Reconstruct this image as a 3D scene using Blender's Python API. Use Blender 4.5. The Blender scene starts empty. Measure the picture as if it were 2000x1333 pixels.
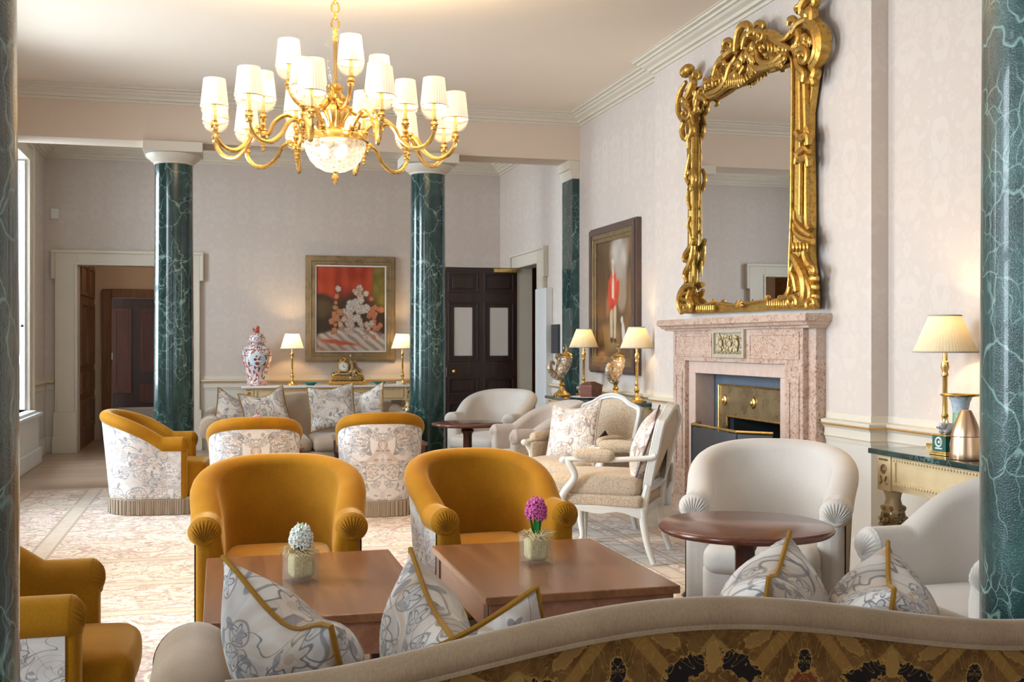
import bpy, bmesh, math, random
from mathutils import Vector, Matrix
random.seed(7)
PI = math.pi
def R(d): return math.radians(d)
scene = bpy.context.scene
COL = scene.collection

# ---------------------------------------------------------------- camera
TH = R(14.9); FPX = 2150.0; EYE = 1.36; HOR = 670.0
cam_d = bpy.data.cameras.new('camera'); cam = bpy.data.objects.new('camera', cam_d); COL.objects.link(cam)
cam.location = (0, 0, EYE); cam.rotation_euler = (PI/2, 0, -TH)
cam_d.sensor_width = 36.0; cam_d.lens = FPX/2000*36.0
cam_d.shift_y = (HOR-666.5)/2000.0
cam_d.clip_start = 0.05; cam_d.clip_end = 200
cam_d.dof.use_dof = False
scene.camera = cam

# ---------------------------------------------------------------- world, exposure, daylight, fill lights
scene.view_settings.view_transform = 'Standard'
scene.view_settings.look = 'None'
scene.view_settings.gamma = 1.0
scene.view_settings.use_curve_mapping = False
scene.view_settings.exposure = 1.17
scene.cycles.caustics_reflective = False
scene.cycles.caustics_refractive = False
scene.cycles.sample_clamp_indirect = 4.0
scene.cycles.use_denoising = True
w = bpy.data.worlds.new('world'); scene.world = w; w.use_nodes = True
bg = w.node_tree.nodes['Background']; bg.inputs[0].default_value = (0.80, 0.90, 1.0, 1); bg.inputs[1].default_value = 1.0

def area(name, loc, rot, sx, sy, power, color, spread=180):
    d = bpy.data.lights.new(name, 'AREA'); d.shape = 'RECTANGLE'; d.size = sx; d.size_y = sy
    d.energy = power; d.color = color; d.spread = R(spread)
    o = bpy.data.objects.new(name, d); COL.objects.link(o); o.location = loc; o.rotation_euler = rot
    return o
def point(name, loc, power, color, radius=0.03, parent=None):
    d = bpy.data.lights.new(name, 'POINT'); d.energy = power; d.color = color; d.shadow_soft_size = radius
    o = bpy.data.objects.new(name, d); COL.objects.link(o); o.location = loc
    if parent: o.parent = parent
    return o
SKY = (0.78, 0.89, 1.0)
# tall windows in the left wall: (y0, y1)
WINS = [(11.75, 13.35), (8.1, 9.7), (4.5, 6.1), (0.9, 2.5)]
WZ0, WZ1 = 0.60, 3.42
WPOW = [90, 112, 112, 72]
for (a, b), p in zip(WINS, WPOW):
    area('window_and_fill_light', (-2.98, (a+b)/2, (WZ0+WZ1)/2+.15), (0, -PI/2+R(15), 0), WZ1-WZ0-.1, b-a-.05, p, SKY, 150)
# fill lights added behind the camera, outside made-up rear windows
area('window_and_fill_light', (0.2, -3.15, 2.0), (PI/2, 0, 0), 1.6, 2.7, 7, (0.95, 0.96, 1.0))
area('window_and_fill_light', (2.6, -3.15, 2.0), (PI/2, 0, 0), 1.6, 2.7, 7, (0.95, 0.96, 1.0))

# ---------------------------------------------------------------- mesh helpers
class MB:
    def __init__(s): s.v = []; s.f = []; s.u = []
    def add(s, vs, fs, us=None, M=None):
        o = len(s.v)
        for p in vs:
            p = Vector(p)
            if M is not None: p = M @ p
            s.v.append(p)
        for i, f in enumerate(fs):
            s.f.append([o+k for k in f]); s.u.append(us[i] if us else None)
        return s
    def grid(s, fn, nu, nv, cu=False, cv=False, uvf=None, M=None, flip=False):
        vs = []; U = nu if cu else nu+1; V = nv if cv else nv+1
        for i in range(U):
            for j in range(V): vs.append(fn(i/nu, j/nv))
        fs = []; us = []
        for i in range(nu):
            for j in range(nv):
                a = i*V+j; b = ((i+1) % U)*V+j; c = ((i+1) % U)*V+(j+1) % V; d = i*V+(j+1) % V
                q = [a, b, c, d]
                uv = [(i/nu, j/nv), ((i+1)/nu, j/nv), ((i+1)/nu, (j+1)/nv), (i/nu, (j+1)/nv)]
                if uvf: uv = [uvf(*t) for t in uv]
                if flip: q.reverse(); uv.reverse()
                fs.append(q); us.append(uv)
        return s.add(vs, fs, us, M)
    def box(s, c, d, M=None, top=None):
        x, y, z = d[0]/2, d[1]/2, d[2]/2
        tx, ty = top if top else (1, 1)
        vs = [(c[0]-x, c[1]-y, c[2]-z), (c[0]+x, c[1]-y, c[2]-z), (c[0]+x, c[1]+y, c[2]-z), (c[0]-x, c[1]+y, c[2]-z),
              (c[0]-x*tx, c[1]-y*ty, c[2]+z), (c[0]+x*tx, c[1]-y*ty, c[2]+z), (c[0]+x*tx, c[1]+y*ty, c[2]+z), (c[0]-x*tx, c[1]+y*ty, c[2]+z)]
        fs = [(3, 2, 1, 0), (4, 5, 6, 7), (0, 1, 5, 4), (1, 2, 6, 5), (2, 3, 7, 6), (3, 0, 4, 7)]
        dims = [(d[0], d[1]), (d[0], d[1]), (d[0], d[2]), (d[1], d[2]), (d[0], d[2]), (d[1], d[2])]
        us = [[(0, 0), (a, 0), (a, b), (0, b)] for a, b in dims]
        return s.add(vs, fs, us, M)
    def bx(s, x0, x1, y0, y1, z0, z1, M=None):
        return s.box(((x0+x1)/2, (y0+y1)/2, (z0+z1)/2), (x1-x0, y1-y0, z1-z0), M)
    def rbox(s, c, d, r, n=6, puff=(0, 0, 0), M=None):
        h = Vector(d)/2; C = Vector(c); ri = [max(1e-5, h[k]-r) for k in range(3)]
        for ax in range(3):
            for sg in (-1, 1):
                u, v = (ax+1) % 3, (ax+2) % 3
                def fn(a, b):
                    def m(t):
                        t = 2*t-1
                        return math.copysign(abs(t)**0.75, t)
                    p = [0, 0, 0]; p[ax] = sg*h[ax]; p[u] = m(a)*h[u]; p[v] = m(b)*h[v]
                    q = Vector([max(-ri[k], min(ri[k], p[k])) for k in range(3)])
                    dd = Vector(p)-q
                    if dd.length > 1e-9: dd.normalize()
                    o = q+dd*r
                    e = [1-min(1, abs(o[k])/h[k])**2 for k in range(3)]
                    o.x += math.copysign(puff[0]*e[1]*e[2], o.x) if puff[0] and abs(o.x) > 1e-6 else 0
                    o.y += math.copysign(puff[1]*e[0]*e[2], o.y) if puff[1] and abs(o.y) > 1e-6 else 0
                    o.z += math.copysign(puff[2]*e[0]*e[1], o.z) if puff[2] and abs(o.z) > 1e-6 else 0
                    return C+o
                s.grid(fn, n*2, n*2, uvf=lambda a, b, u=u, v=v: (a*d[u], b*d[v]), M=M, flip=(sg < 0))
        return s
    def lathe(s, prof, c=(0, 0, 0), n=24, M=None, flute=0, fa=0.0):
        c = Vector(c)
        def fn(a, b):
            k = b*(len(prof)-1); i = min(int(k+1e-6), len(prof)-1)
            r, z = prof[i]; t = a*2*PI
            if flute: r *= 1+fa*math.cos(flute*t)
            return c+Vector((r*math.cos(t), r*math.sin(t), z))
        return s.grid(fn, n, len(prof)-1, cu=True, M=M, uvf=lambda a, b: (a, b))
    def tube(s, pts, r, n=8, closed=False, M=None, caps=True, flat=1.0):
        pts = [Vector(p) for p in pts]; N = len(pts)
        rr = r if isinstance(r, (list, tuple)) else [r]*N
        T = []
        for i in range(N):
            if closed: t = pts[(i+1) % N]-pts[i-1]
            else: t = pts[min(i+1, N-1)]-pts[max(i-1, 0)]
            T.append(t.normalized() if t.length > 1e-9 else Vector((0, 0, 1)))
        up = Vector((0, 0, 1)) if abs(T[0].z) < 0.9 else Vector((1, 0, 0))
        nrm = (up-T[0]*up.dot(T[0])).normalized(); vs = []
        L = 0; ls = []
        for i in range(N):
            nrm = nrm-T[i]*nrm.dot(T[i])
            if nrm.length < 1e-6: nrm = T[i].orthogonal()
            nrm.normalize(); bi = T[i].cross(nrm)
            for k in range(n):
                a = 2*PI*k/n
                vs.append(pts[i]+(nrm*math.cos(a)*flat+bi*math.sin(a))*rr[i])
            ls.append(L)
            if i < N-1: L += (pts[i+1]-pts[i]).length
        fs = []; us = []
        for i in range(N if closed else N-1):
            j = (i+1) % N
            for k in range(n):
                m = (k+1) % n
                fs.append([i*n+k, i*n+m, j*n+m, j*n+k]); us.append([(ls[i], k/n), (ls[i], (k+1)/n), (ls[j], (k+1)/n), (ls[j], k/n)])
        if caps and not closed:
            fs.append(list(range(n-1, -1, -1))); us.append([(0, 0)]*n)
            fs.append([(N-1)*n+k for k in range(n)]); us.append([(0, 0)]*n)
        return s.add(vs, fs, us, M)
    def ball(s, c, r, n=10, M=None):
        c = Vector(c); r = r if isinstance(r, (tuple, list, Vector)) else (r, r, r)
        def fn(a, b):
            t = a*2*PI; p = (b-.5)*PI
            return c+Vector((r[0]*math.cos(p)*math.cos(t), r[1]*math.cos(p)*math.sin(t), r[2]*math.sin(p)))
        return s.grid(fn, n, max(4, n//2), cu=True, M=M)
    def sweep(s, prof, path, closed=False, side=1):
        """prof: (off, z) polyline; path: 2D points; off is to the left of travel (side=1)."""
        P = [Vector((p[0], p[1])) for p in path]; N = len(P)
        def nrm(a, b):
            d = (b-a).normalized(); return Vector((-d.y, d.x))*side
        rows = []
        for i in range(N):
            if closed or 0 < i < N-1:
                n1 = nrm(P[i-1], P[i]); n2 = nrm(P[i], P[(i+1) % N]); m = (n1+n2)
                m = m/m.length; k = 1/max(0.2, m.dot(n1)); m = m*k
            else:
                m = nrm(P[0], P[1]) if i == 0 else nrm(P[-2], P[-1])
            rows.append([(P[i].x+m.x*o, P[i].y+m.y*o, z) for o, z in prof])
        K = len(prof); vs = [p for r in rows for p in r]; fs = []
        for i in range(N if closed else N-1):
            j = (i+1) % N
            for k in range(K-1): fs.append([i*K+k, j*K+k, j*K+k+1, i*K+k+1])
        if not closed:
            fs.append(list(range(K))); fs.append([(N-1)*K+k for k in range(K-1, -1, -1)])
        return s.add(vs, fs)
    def prism(s, poly, vec, M=None):
        n = len(poly); v = Vector(vec); vs = [Vector(p) for p in poly]+[Vector(p)+v for p in poly]
        fs = [list(range(n-1, -1, -1)), list(range(n, 2*n))]+[[i, (i+1) % n, n+(i+1) % n, n+i] for i in range(n)]
        return s.add(vs, fs, None, M)
    def ring(s, inner, outer, vec, M=None):
        """frame between two equal-length closed contours, extruded by vec"""
        n = len(inner); v = Vector(vec); I = [Vector(p) for p in inner]; O = [Vector(p) for p in outer]
        vs = I+O+[p+v for p in I]+[p+v for p in O]; fs = []
        for i in range(n):
            j = (i+1) % n
            fs += [[i, j, n+j, n+i], [2*n+j, 2*n+i, 3*n+i, 3*n+j], [j, i, 2*n+i, 2*n+j], [n+i, n+j, 3*n+j, 3*n+i]]
        return s.add(vs, fs, None, M)
    def build(s, name, mat, parent=None, smooth=True, bevel=0, angle=38, kind=None, weld=True):
        me = bpy.data.meshes.new(name)
        me.from_pydata([tuple(p) for p in s.v], [], s.f)
        uvl = me.uv_layers.new(name='UVMap')
        k = 0
        for i, f in enumerate(s.f):
            u = s.u[i]
            for q in range(len(f)):
                if u: uvl.data[k].uv = u[q]
                else:
                    p = s.v[f[q]]; uvl.data[k].uv = (p.x+p.y, p.z)
                k += 1
        bm = bmesh.new(); bm.from_mesh(me)
        if weld: bmesh.ops.remove_doubles(bm, verts=bm.verts, dist=1e-5)
        bmesh.ops.recalc_face_normals(bm, faces=bm.faces)
        bm.to_mesh(me); bm.free()
        if smooth:
            for p in me.polygons: p.use_smooth = True
            me.set_sharp_from_angle(angle=R(angle))
        if isinstance(mat, (list, tuple)):
            for m in mat: me.materials.append(m)
        else: me.materials.append(mat)
        o = bpy.data.objects.new(name, me); COL.objects.link(o)
        if parent: o.parent = parent
        if bevel:
            b = o.modifiers.new('bevel', 'BEVEL'); b.width = bevel; b.segments = 2; b.limit_method = 'ANGLE'; b.angle_limit = R(35)
        if kind: o['kind'] = kind
        return o

def tag(o, label, cat, group=None, kind=None):
    o['label'] = label; o['category'] = cat
    if group: o['group'] = group
    if kind: o['kind'] = kind
    return o
def thing(name, label, cat, loc=(0, 0, 0), rz=0, group=None):
    o = bpy.data.objects.new(name, None); COL.objects.link(o); o.empty_display_size = .1
    o.location = loc; o.rotation_euler = (0, 0, rz)
    return tag(o, label, cat, group)
def kids(o): return [c for c in bpy.data.objects if c.parent == o]
def copy_tree(o, parent=None):
    c = o.copy(); COL.objects.link(c)
    if parent: c.parent = parent
    for ch in kids(o): copy_tree(ch, c)
    return c
def dup(root, loc, rz, label, scale=None):
    c = copy_tree(root); c.location = loc; c.rotation_euler = (0, 0, rz); c['label'] = label
    if scale: c.scale = scale
    return c
def struct(mb, name, mat, parent=None, **kw):
    return mb.build(name, mat, parent, kind='structure', **kw)
def spline(pts, n=8, closed=False):
    P = [Vector(p) for p in pts]; out = []; N = len(P)
    rng = range(N) if closed else range(N-1)
    for i in rng:
        p0 = P[(i-1) % N] if closed or i > 0 else P[0]*2-P[1]
        p1 = P[i]; p2 = P[(i+1) % N]
        p3 = P[(i+2) % N] if closed or i < N-2 else P[-1]*2-P[-2]
        for k in range(n):
            t = k/n
            out.append(0.5*((2*p1)+(p2-p0)*t+(2*p0-5*p1+4*p2-p3)*t*t+(3*p1-p0-3*p2+p3)*t**3))
    if not closed: out.append(P[-1])
    return out
def smooth(a, b, x):
    t = max(0, min(1, (x-a)/(b-a))); return t*t*(3-2*t)
# ---------------------------------------------------------------- materials
class G:
    def __init__(s, name):
        s.m = bpy.data.materials.new(name); s.m.use_nodes = True; s.t = s.m.node_tree; s.t.nodes.clear()
        s.out = s.t.nodes.new('ShaderNodeOutputMaterial')
    def n(s, t, **k):
        x = s.t.nodes.new(t)
        for a, b in k.items(): setattr(x, a, b)
        return x
    def put(s, sock, v):
        if isinstance(v, bpy.types.NodeSocket): s.t.links.new(v, sock)
        elif v is not None:
            if isinstance(v, (tuple, list)) and len(v) == 3 and sock.type == 'RGBA': v = (*v, 1)
            sock.default_value = v
    def math(s, op, a, b=None, c=None, clamp=False):
        x = s.n('ShaderNodeMath', operation=op, use_clamp=clamp); s.put(x.inputs[0], a); s.put(x.inputs[1], b); s.put(x.inputs[2], c)
        return x.outputs[0]
    def vm(s, op, a, b=None, sc=None):
        x = s.n('ShaderNodeVectorMath', operation=op); s.put(x.inputs[0], a); s.put(x.inputs[1], b)
        if sc is not None: s.put(x.inputs[3], sc)
        return x.outputs[0]
    def mix(s, f, a, b, blend='MIX'):
        x = s.n('ShaderNodeMix', data_type='RGBA', blend_type=blend); s.put(x.inputs[0], f); s.put(x.inputs[6], a); s.put(x.inputs[7], b)
        return x.outputs[2]
    def noise(s, v, scale, detail=3, rough=.5, dist=0, dim='3D'):
        x = s.n('ShaderNodeTexNoise', noise_dimensions=dim); s.put(x.inputs['Vector'], v); s.put(x.inputs['Scale'], scale)
        x.inputs['Detail'].default_value = detail; x.inputs['Roughness'].default_value = rough; x.inputs['Distortion'].default_value = dist
        return x
    def vor(s, v, scale, feature='F1', dim='3D', rnd=1.0):
        x = s.n('ShaderNodeTexVoronoi', feature=feature, voronoi_dimensions=dim); s.put(x.inputs['Vector'], v); s.put(x.inputs['Scale'], scale)
        x.inputs['Randomness'].default_value = rnd
        return x
    def uv(s): return s.n('ShaderNodeTexCoord').outputs['UV']
    def ob(s): return s.n('ShaderNodeTexCoord').outputs['Object']
    def pos(s): return s.n('ShaderNodeNewGeometry').outputs['Position']
    def sep(s, v):
        x = s.n('ShaderNodeSeparateXYZ'); s.put(x.inputs[0], v); return x.outputs
    def comb(s, a=0, b=0, c=0):
        x = s.n('ShaderNodeCombineXYZ'); s.put(x.inputs[0], a); s.put(x.inputs[1], b); s.put(x.inputs[2], c); return x.outputs[0]
    def step(s, x, a, b, lo=0, hi=1):
        y = s.n('ShaderNodeMapRange', interpolation_type='SMOOTHSTEP'); s.put(y.inputs[0], x)
        for i, v in zip((1, 2, 3, 4), (a, b, lo, hi)): s.put(y.inputs[i], v)
        return y.outputs[0]
    def line(s, x, c, w, soft=.5):
        d = s.math('ABSOLUTE', s.math('SUBTRACT', x, c)); return s.step(d, w*(1-soft), w*(1+soft), 1, 0)
    def bump(s, h, st=.3, d=.01):
        x = s.n('ShaderNodeBump'); s.put(x.inputs['Height'], h); x.inputs['Strength'].default_value = st; x.inputs['Distance'].default_value = d
        return x.outputs[0]
    def bsdf(s, col, rough=.5, metal=0, spec=.5, sheen=0, sheen_tint=(1, 1, 1), sheen_rough=.4, coat=0, coat_rough=.1, normal=None, trans=0, ior=1.45, emit=None, emit_s=0, alpha=None):
        p = s.n('ShaderNodeBsdfPrincipled'); I = p.inputs
        s.put(I['Base Color'], col); s.put(I['Roughness'], rough); s.put(I['Metallic'], metal); s.put(I['Specular IOR Level'], spec)
        s.put(I['Sheen Weight'], sheen); s.put(I['Sheen Tint'], sheen_tint); s.put(I['Sheen Roughness'], sheen_rough)
        s.put(I['Coat Weight'], coat); s.put(I['Coat Roughness'], coat_rough); s.put(I['Normal'], normal) if normal else None
        s.put(I['Transmission Weight'], trans); s.put(I['IOR'], ior)
        if emit: s.put(I['Emission Color'], emit); s.put(I['Emission Strength'], emit_s)
        if alpha is not None: s.put(I['Alpha'], alpha)
        return p.outputs[0]
    def done(s, sh): s.t.links.new(sh, s.out.inputs[0]); return s.m
def plain(name, col, rough=.5, metal=0, var=0.06, scale=12, bump=0, **k):
    g = G(name); n = g.noise(g.ob(), scale, 4)
    c = g.mix(n.outputs[0], tuple(x*(1-var) for x in col), tuple(min(1, x*(1+var)) for x in col))
    nb = g.bump(n.outputs[0], bump, .01) if bump else None
    return g.done(g.bsdf(c, rough, metal, normal=nb, **k))

def wallpaper():
    g = G('damask_wallpaper'); p = g.pos(); o = g.sep(p)
    u = g.math('ADD', o[0], o[1]); v = o[2]
    # mirrored ogee repeat 0.6 wide, 0.85 tall
    uu = g.math('PINGPONG', u, .30); vv = g.math('ADD', v, 0)
    row = g.math('MODULO', g.math('ADD', vv, 10), .85)
    w = g.comb(uu, g.math('ABSOLUTE', g.math('SUBTRACT', row, .42)), 0)
    n = g.noise(w, 9, 3, .55, 1.2, '2D'); m = g.step(n.outputs[0], .46, .54)
    n2 = g.noise(p, 1.3, 2); n3 = g.noise(p, 150, 2)
    c = g.mix(m, (.62, .545, .495), (.65, .58, .53))
    c = g.mix(g.math('MULTIPLY', g.step(n2.outputs[0], .35, .65), .3), c, (.59, .515, .455))
    c = g.mix(g.math('MULTIPLY', n3.outputs[0], .10), c, (.50, .46, .43))
    return g.done(g.bsdf(c, g.step(m, 0, 1, .75, .6), spec=.3))
def marble_green(name, vein=1.0, peel=0.0, lum=1.0):
    g = G(name); p = g.ob()
    nz = g.noise(p, 2.2, 4, .6); d = g.vm('ADD', p, g.vm('SCALE', g.vm('SUBTRACT', nz.outputs[1], (.5, .5, .5)), None, .30))
    d = g.vm('MULTIPLY', d, (1, 1, .6))
    e1 = g.vor(d, 5.5, 'DISTANCE_TO_EDGE'); e2 = g.vor(d, 15.0, 'DISTANCE_TO_EDGE'); 
    patch = g.step(g.noise(p, 1.7, 2).outputs[0], .34, .52); patch2 = g.step(g.noise(p, 3.1, 2).outputs[0], .44, .60)
    l1 = g.math('MULTIPLY', g.step(e1.outputs[0], .0, .022, 1, 0), patch); l2 = g.math('MULTIPLY', g.step(e2.outputs[0], .0, .04, 1, 0), patch2)
    vn = g.math('MINIMUM', g.math('ADD', g.math('MULTIPLY', l1, .60*vein), g.math('MULTIPLY', l2, .50*vein)), 1.0)
    cl = g.noise(p, 4, 5, .65)
    base = g.mix(g.step(cl.outputs[0], .35, .7), tuple(x*lum for x in (.007, .024, .024)), tuple(x*lum for x in (.018, .055, .052)))
    c = g.mix(vn, base, (.25, .42, .37))
    nb = g.bump(g.noise(p, 220, 2).outputs[0], peel, .004) if peel else None
    return g.done(g.bsdf(c, .16 if not peel else .15, spec=.55, coat=.35, coat_rough=.05, normal=nb))
def marble_pink():
    g = G('pink_breccia_marble'); p = g.ob()
    nz = g.noise(p, 6, 3); d = g.vm('ADD', p, g.vm('SCALE', nz.outputs[1], None, .05))
    v = g.vor(d, 36); v2 = g.vor(d, 95); e = g.vor(d, 36, 'DISTANCE_TO_EDGE')
    rnd = g.sep(v.outputs['Color'])[0]; rnd2 = g.sep(v2.outputs['Color'])[1]
    c = g.mix(rnd, (.43, .285, .215), (.57, .43, .345))
    c = g.mix(g.step(rnd2, .84, .90), c, (.30, .155, .11))
    c = g.mix(g.step(g.noise(p, 3, 3).outputs[0], .5, .72), c, (.56, .43, .36))
    c = g.mix(g.step(g.noise(d, 14, 3).outputs[0], .70, .76), c, (.24, .145, .10))
    c = g.mix(g.step(e.outputs[0], 0, .05, .35, 0), c, (.82, .70, .62))
    return g.done(g.bsdf(c, .32, spec=.5))
def wood(name, a, b, rough=.3, axis=1, scale=1.0, coat=.2):
    g = G(name); p = g.ob(); s = [9, 9, 9]; s[axis] = .7
    q = g.vm('MULTIPLY', p, tuple(x*scale for x in s)); n = g.noise(q, 1.6, 5, .6, .8); n2 = g.noise(q, 7, 3, .6)
    c = g.mix(g.step(n.outputs[0], .3, .7), a, b)
    c = g.mix(g.math('MULTIPLY', g.step(n2.outputs[0], .5, .8), .35), c, tuple(x*.6 for x in a))
    return g.done(g.bsdf(c, rough, spec=.5, coat=coat, coat_rough=.15, normal=g.bump(n2.outputs[0], .05, .003)))
def floor_wood():
    g = G('oak_boards'); p = g.pos(); o = g.sep(p)
    row = g.math('FLOOR', g.math('DIVIDE', o[1], .19)); ro = g.math('MULTIPLY', g.math('FRACT', g.math('MULTIPLY', row, .618)), 2.1)
    xb = g.math('FLOOR', g.math('DIVIDE', g.math('ADD', o[0], ro), 2.1))
    wn = g.n('ShaderNodeTexWhiteNoise', noise_dimensions='2D'); g.put(wn.inputs[0], g.comb(row, xb, 0))
    n = g.noise(g.vm('MULTIPLY', p, (1.2, 14, 1)), 2, 5, .6, .5)
    c = g.mix(wn.outputs[0], (.37, .26, .185), (.50, .37, .275)); c = g.mix(g.math('MULTIPLY', n.outputs[0], .5), c, (.24, .155, .10))
    fy = g.math('FRACT', g.math('DIVIDE', o[1], .19)); gap = g.line(fy, 0.0, .02)
    c = g.mix(gap, c, (.08, .05, .035))
    return g.done(g.bsdf(c, .34, spec=.5, normal=g.bump(n.outputs[0], .1, .004)))
def velvet(name, col, dark, tint, sheen=.6, rough=.75, fibre=220, mott=.25):
    g = G(name); p = g.ob()
    n = g.noise(g.vm('MULTIPLY', p, (1, 1, .35)), fibre, 2); m = g.noise(p, 5, 3)
    f = g.math('ADD', g.math('MULTIPLY', n.outputs[0], .35), g.math('MULTIPLY', m.outputs[0], mott*2))
    c = g.mix(g.step(f, .1, .8), dark, col)
    return g.done(g.bsdf(c, rough, spec=.15, sheen=sheen, sheen_tint=tint, sheen_rough=.35, normal=g.bump(n.outputs[0], .12, .003)))
def boucle(name, a, b, scale=110):
    g = G(name); v = g.vor(g.ob(), scale); n = g.noise(g.ob(), 40, 3)
    c = g.mix(g.step(g.math('ADD', v.outputs[0], g.math('MULTIPLY', n.outputs[0], .4)), .3, .75), a, b)
    return g.done(g.bsdf(c, .85, spec=.1, sheen=.2, normal=g.bump(v.outputs[0], .25, .004)))
def printed(name, base, ink, warm, cool, scale=1.0, mirror=True, vine=.014, ring=1, base2=None, rough=.85, sc1=5.0, patch=.12):
    g = G(name); u = g.sep(g.uv())
    ux = g.math('ABSOLUTE', u[0]) if mirror else u[0]
    p = g.comb(g.math('MULTIPLY', ux, scale), g.math('MULTIPLY', u[1], scale), 0)
    nz = g.noise(p, 3, 2, dim='2D'); q = g.vm('ADD', p, g.vm('SCALE', g.vm('SUBTRACT', nz.outputs[1], (.5, .5, .5)), None, .10))
    big = g.noise(p, 4.2, 2, .5, .4, '2D')
    c = g.mix(g.step(big.outputs[0], .40, .62), base, base2 or tuple(x*.86 for x in base))
    pt = g.noise(g.vm('ADD', p, (5.1, 2.2, 0)), 6.5, 2, .5, .8, '2D'); c = g.mix(g.math('MULTIPLY', g.step(pt.outputs[0], .56, .60), patch), c, cool); c = g.mix(g.math('MULTIPLY', g.step(pt.outputs[0], .43, .39), patch), c, warm)
    # curling vines
    vn = g.noise(p, 4.6, 1, .4, 1.6, '2D'); l = g.line(vn.outputs[0], .5, vine)
    vb = g.noise(g.vm('ADD', p, (3.3, 1.7, 0)), 3.0, 1, .4, 1.1, '2D'); lb = g.line(vb.outputs[0], .48, vine*1.2)
    c = g.mix(g.math('MULTIPLY', lb, .8), c, warm); c = g.mix(g.math('MULTIPLY', l, .85), c, ink)
    # flower heads
    def flower(sc, off, r0, amp, k, thr, fill, edge, lw):
        nonlocal c
        qq = g.vm('ADD', q, off); v = g.vor(qq, sc, 'F1', '2D', .75)
        dl = g.sep(g.vm('SUBTRACT', g.vm('SCALE', qq, None, sc), g.vm('SCALE', v.outputs['Position'], None, sc)))
        th = g.math('ARCTAN2', dl[1], dl[0]); rr = g.math('ADD', r0, g.math('MULTIPLY', g.math('COSINE', g.math('MULTIPLY', th, k)), amp))
        rel = g.math('SUBTRACT', v.outputs[0], rr); cc = g.sep(v.outputs['Color']); on = g.step(cc[0], thr-.02, thr)
        ins = g.math('MULTIPLY', g.step(rel, -.02, .02, 1, 0), on); ed = g.math('MULTIPLY', g.line(rel, 0, lw), on)
        cen = g.math('MULTIPLY', g.step(v.outputs[0], r0*.30, r0*.42, 1, 0), on)
        c = g.mix(g.math('MULTIPLY', ins, .75), c, fill); c = g.mix(g.math('MULTIPLY', ed, .9), c, edge); c = g.mix(g.math('MULTIPLY', cen, .8), c, g.mix(cc[1], warm, cool))
        if ring:
            rg = g.math('MULTIPLY', g.line(v.outputs[0], r0*1.75, lw*.9), on); c = g.mix(g.math('MULTIPLY', rg, .7), c, ink)
    flower(sc1, (0, 0, 0), .24, .06, 7, .45, g.mix(.5, base, warm), ink, .022)
    flower(sc1*2.3, (.7, .3, 0), .22, .09, 5, .55, g.mix(.6, base, cool), ink, .03)
    # small leaves
    for sc, off, st in ((15, (.2, .9, 0), (1, .5, 1)), (19, (1.2, .4, 0), (.5, 1, 1))):
        v = g.vor(g.vm('MULTIPLY', g.vm('ADD', q, off), st), sc, 'F1', '2D', 1); cc = g.sep(v.outputs['Color'])
        m = g.math('MULTIPLY', g.step(v.outputs[0], .17, .21, 1, 0), g.step(cc[0], .58, .6)); c = g.mix(g.math('MULTIPLY', m, .8), c, g.mix(cc[1], ink, cool))
    wv = g.noise(g.vm('MULTIPLY', g.uv(), (1, 1, 1)), 420, 1, dim='2D')
    return g.done(g.bsdf(c, rough, spec=.1, sheen=.15, normal=g.bump(wv.outputs[0], .1, .002)))
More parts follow.
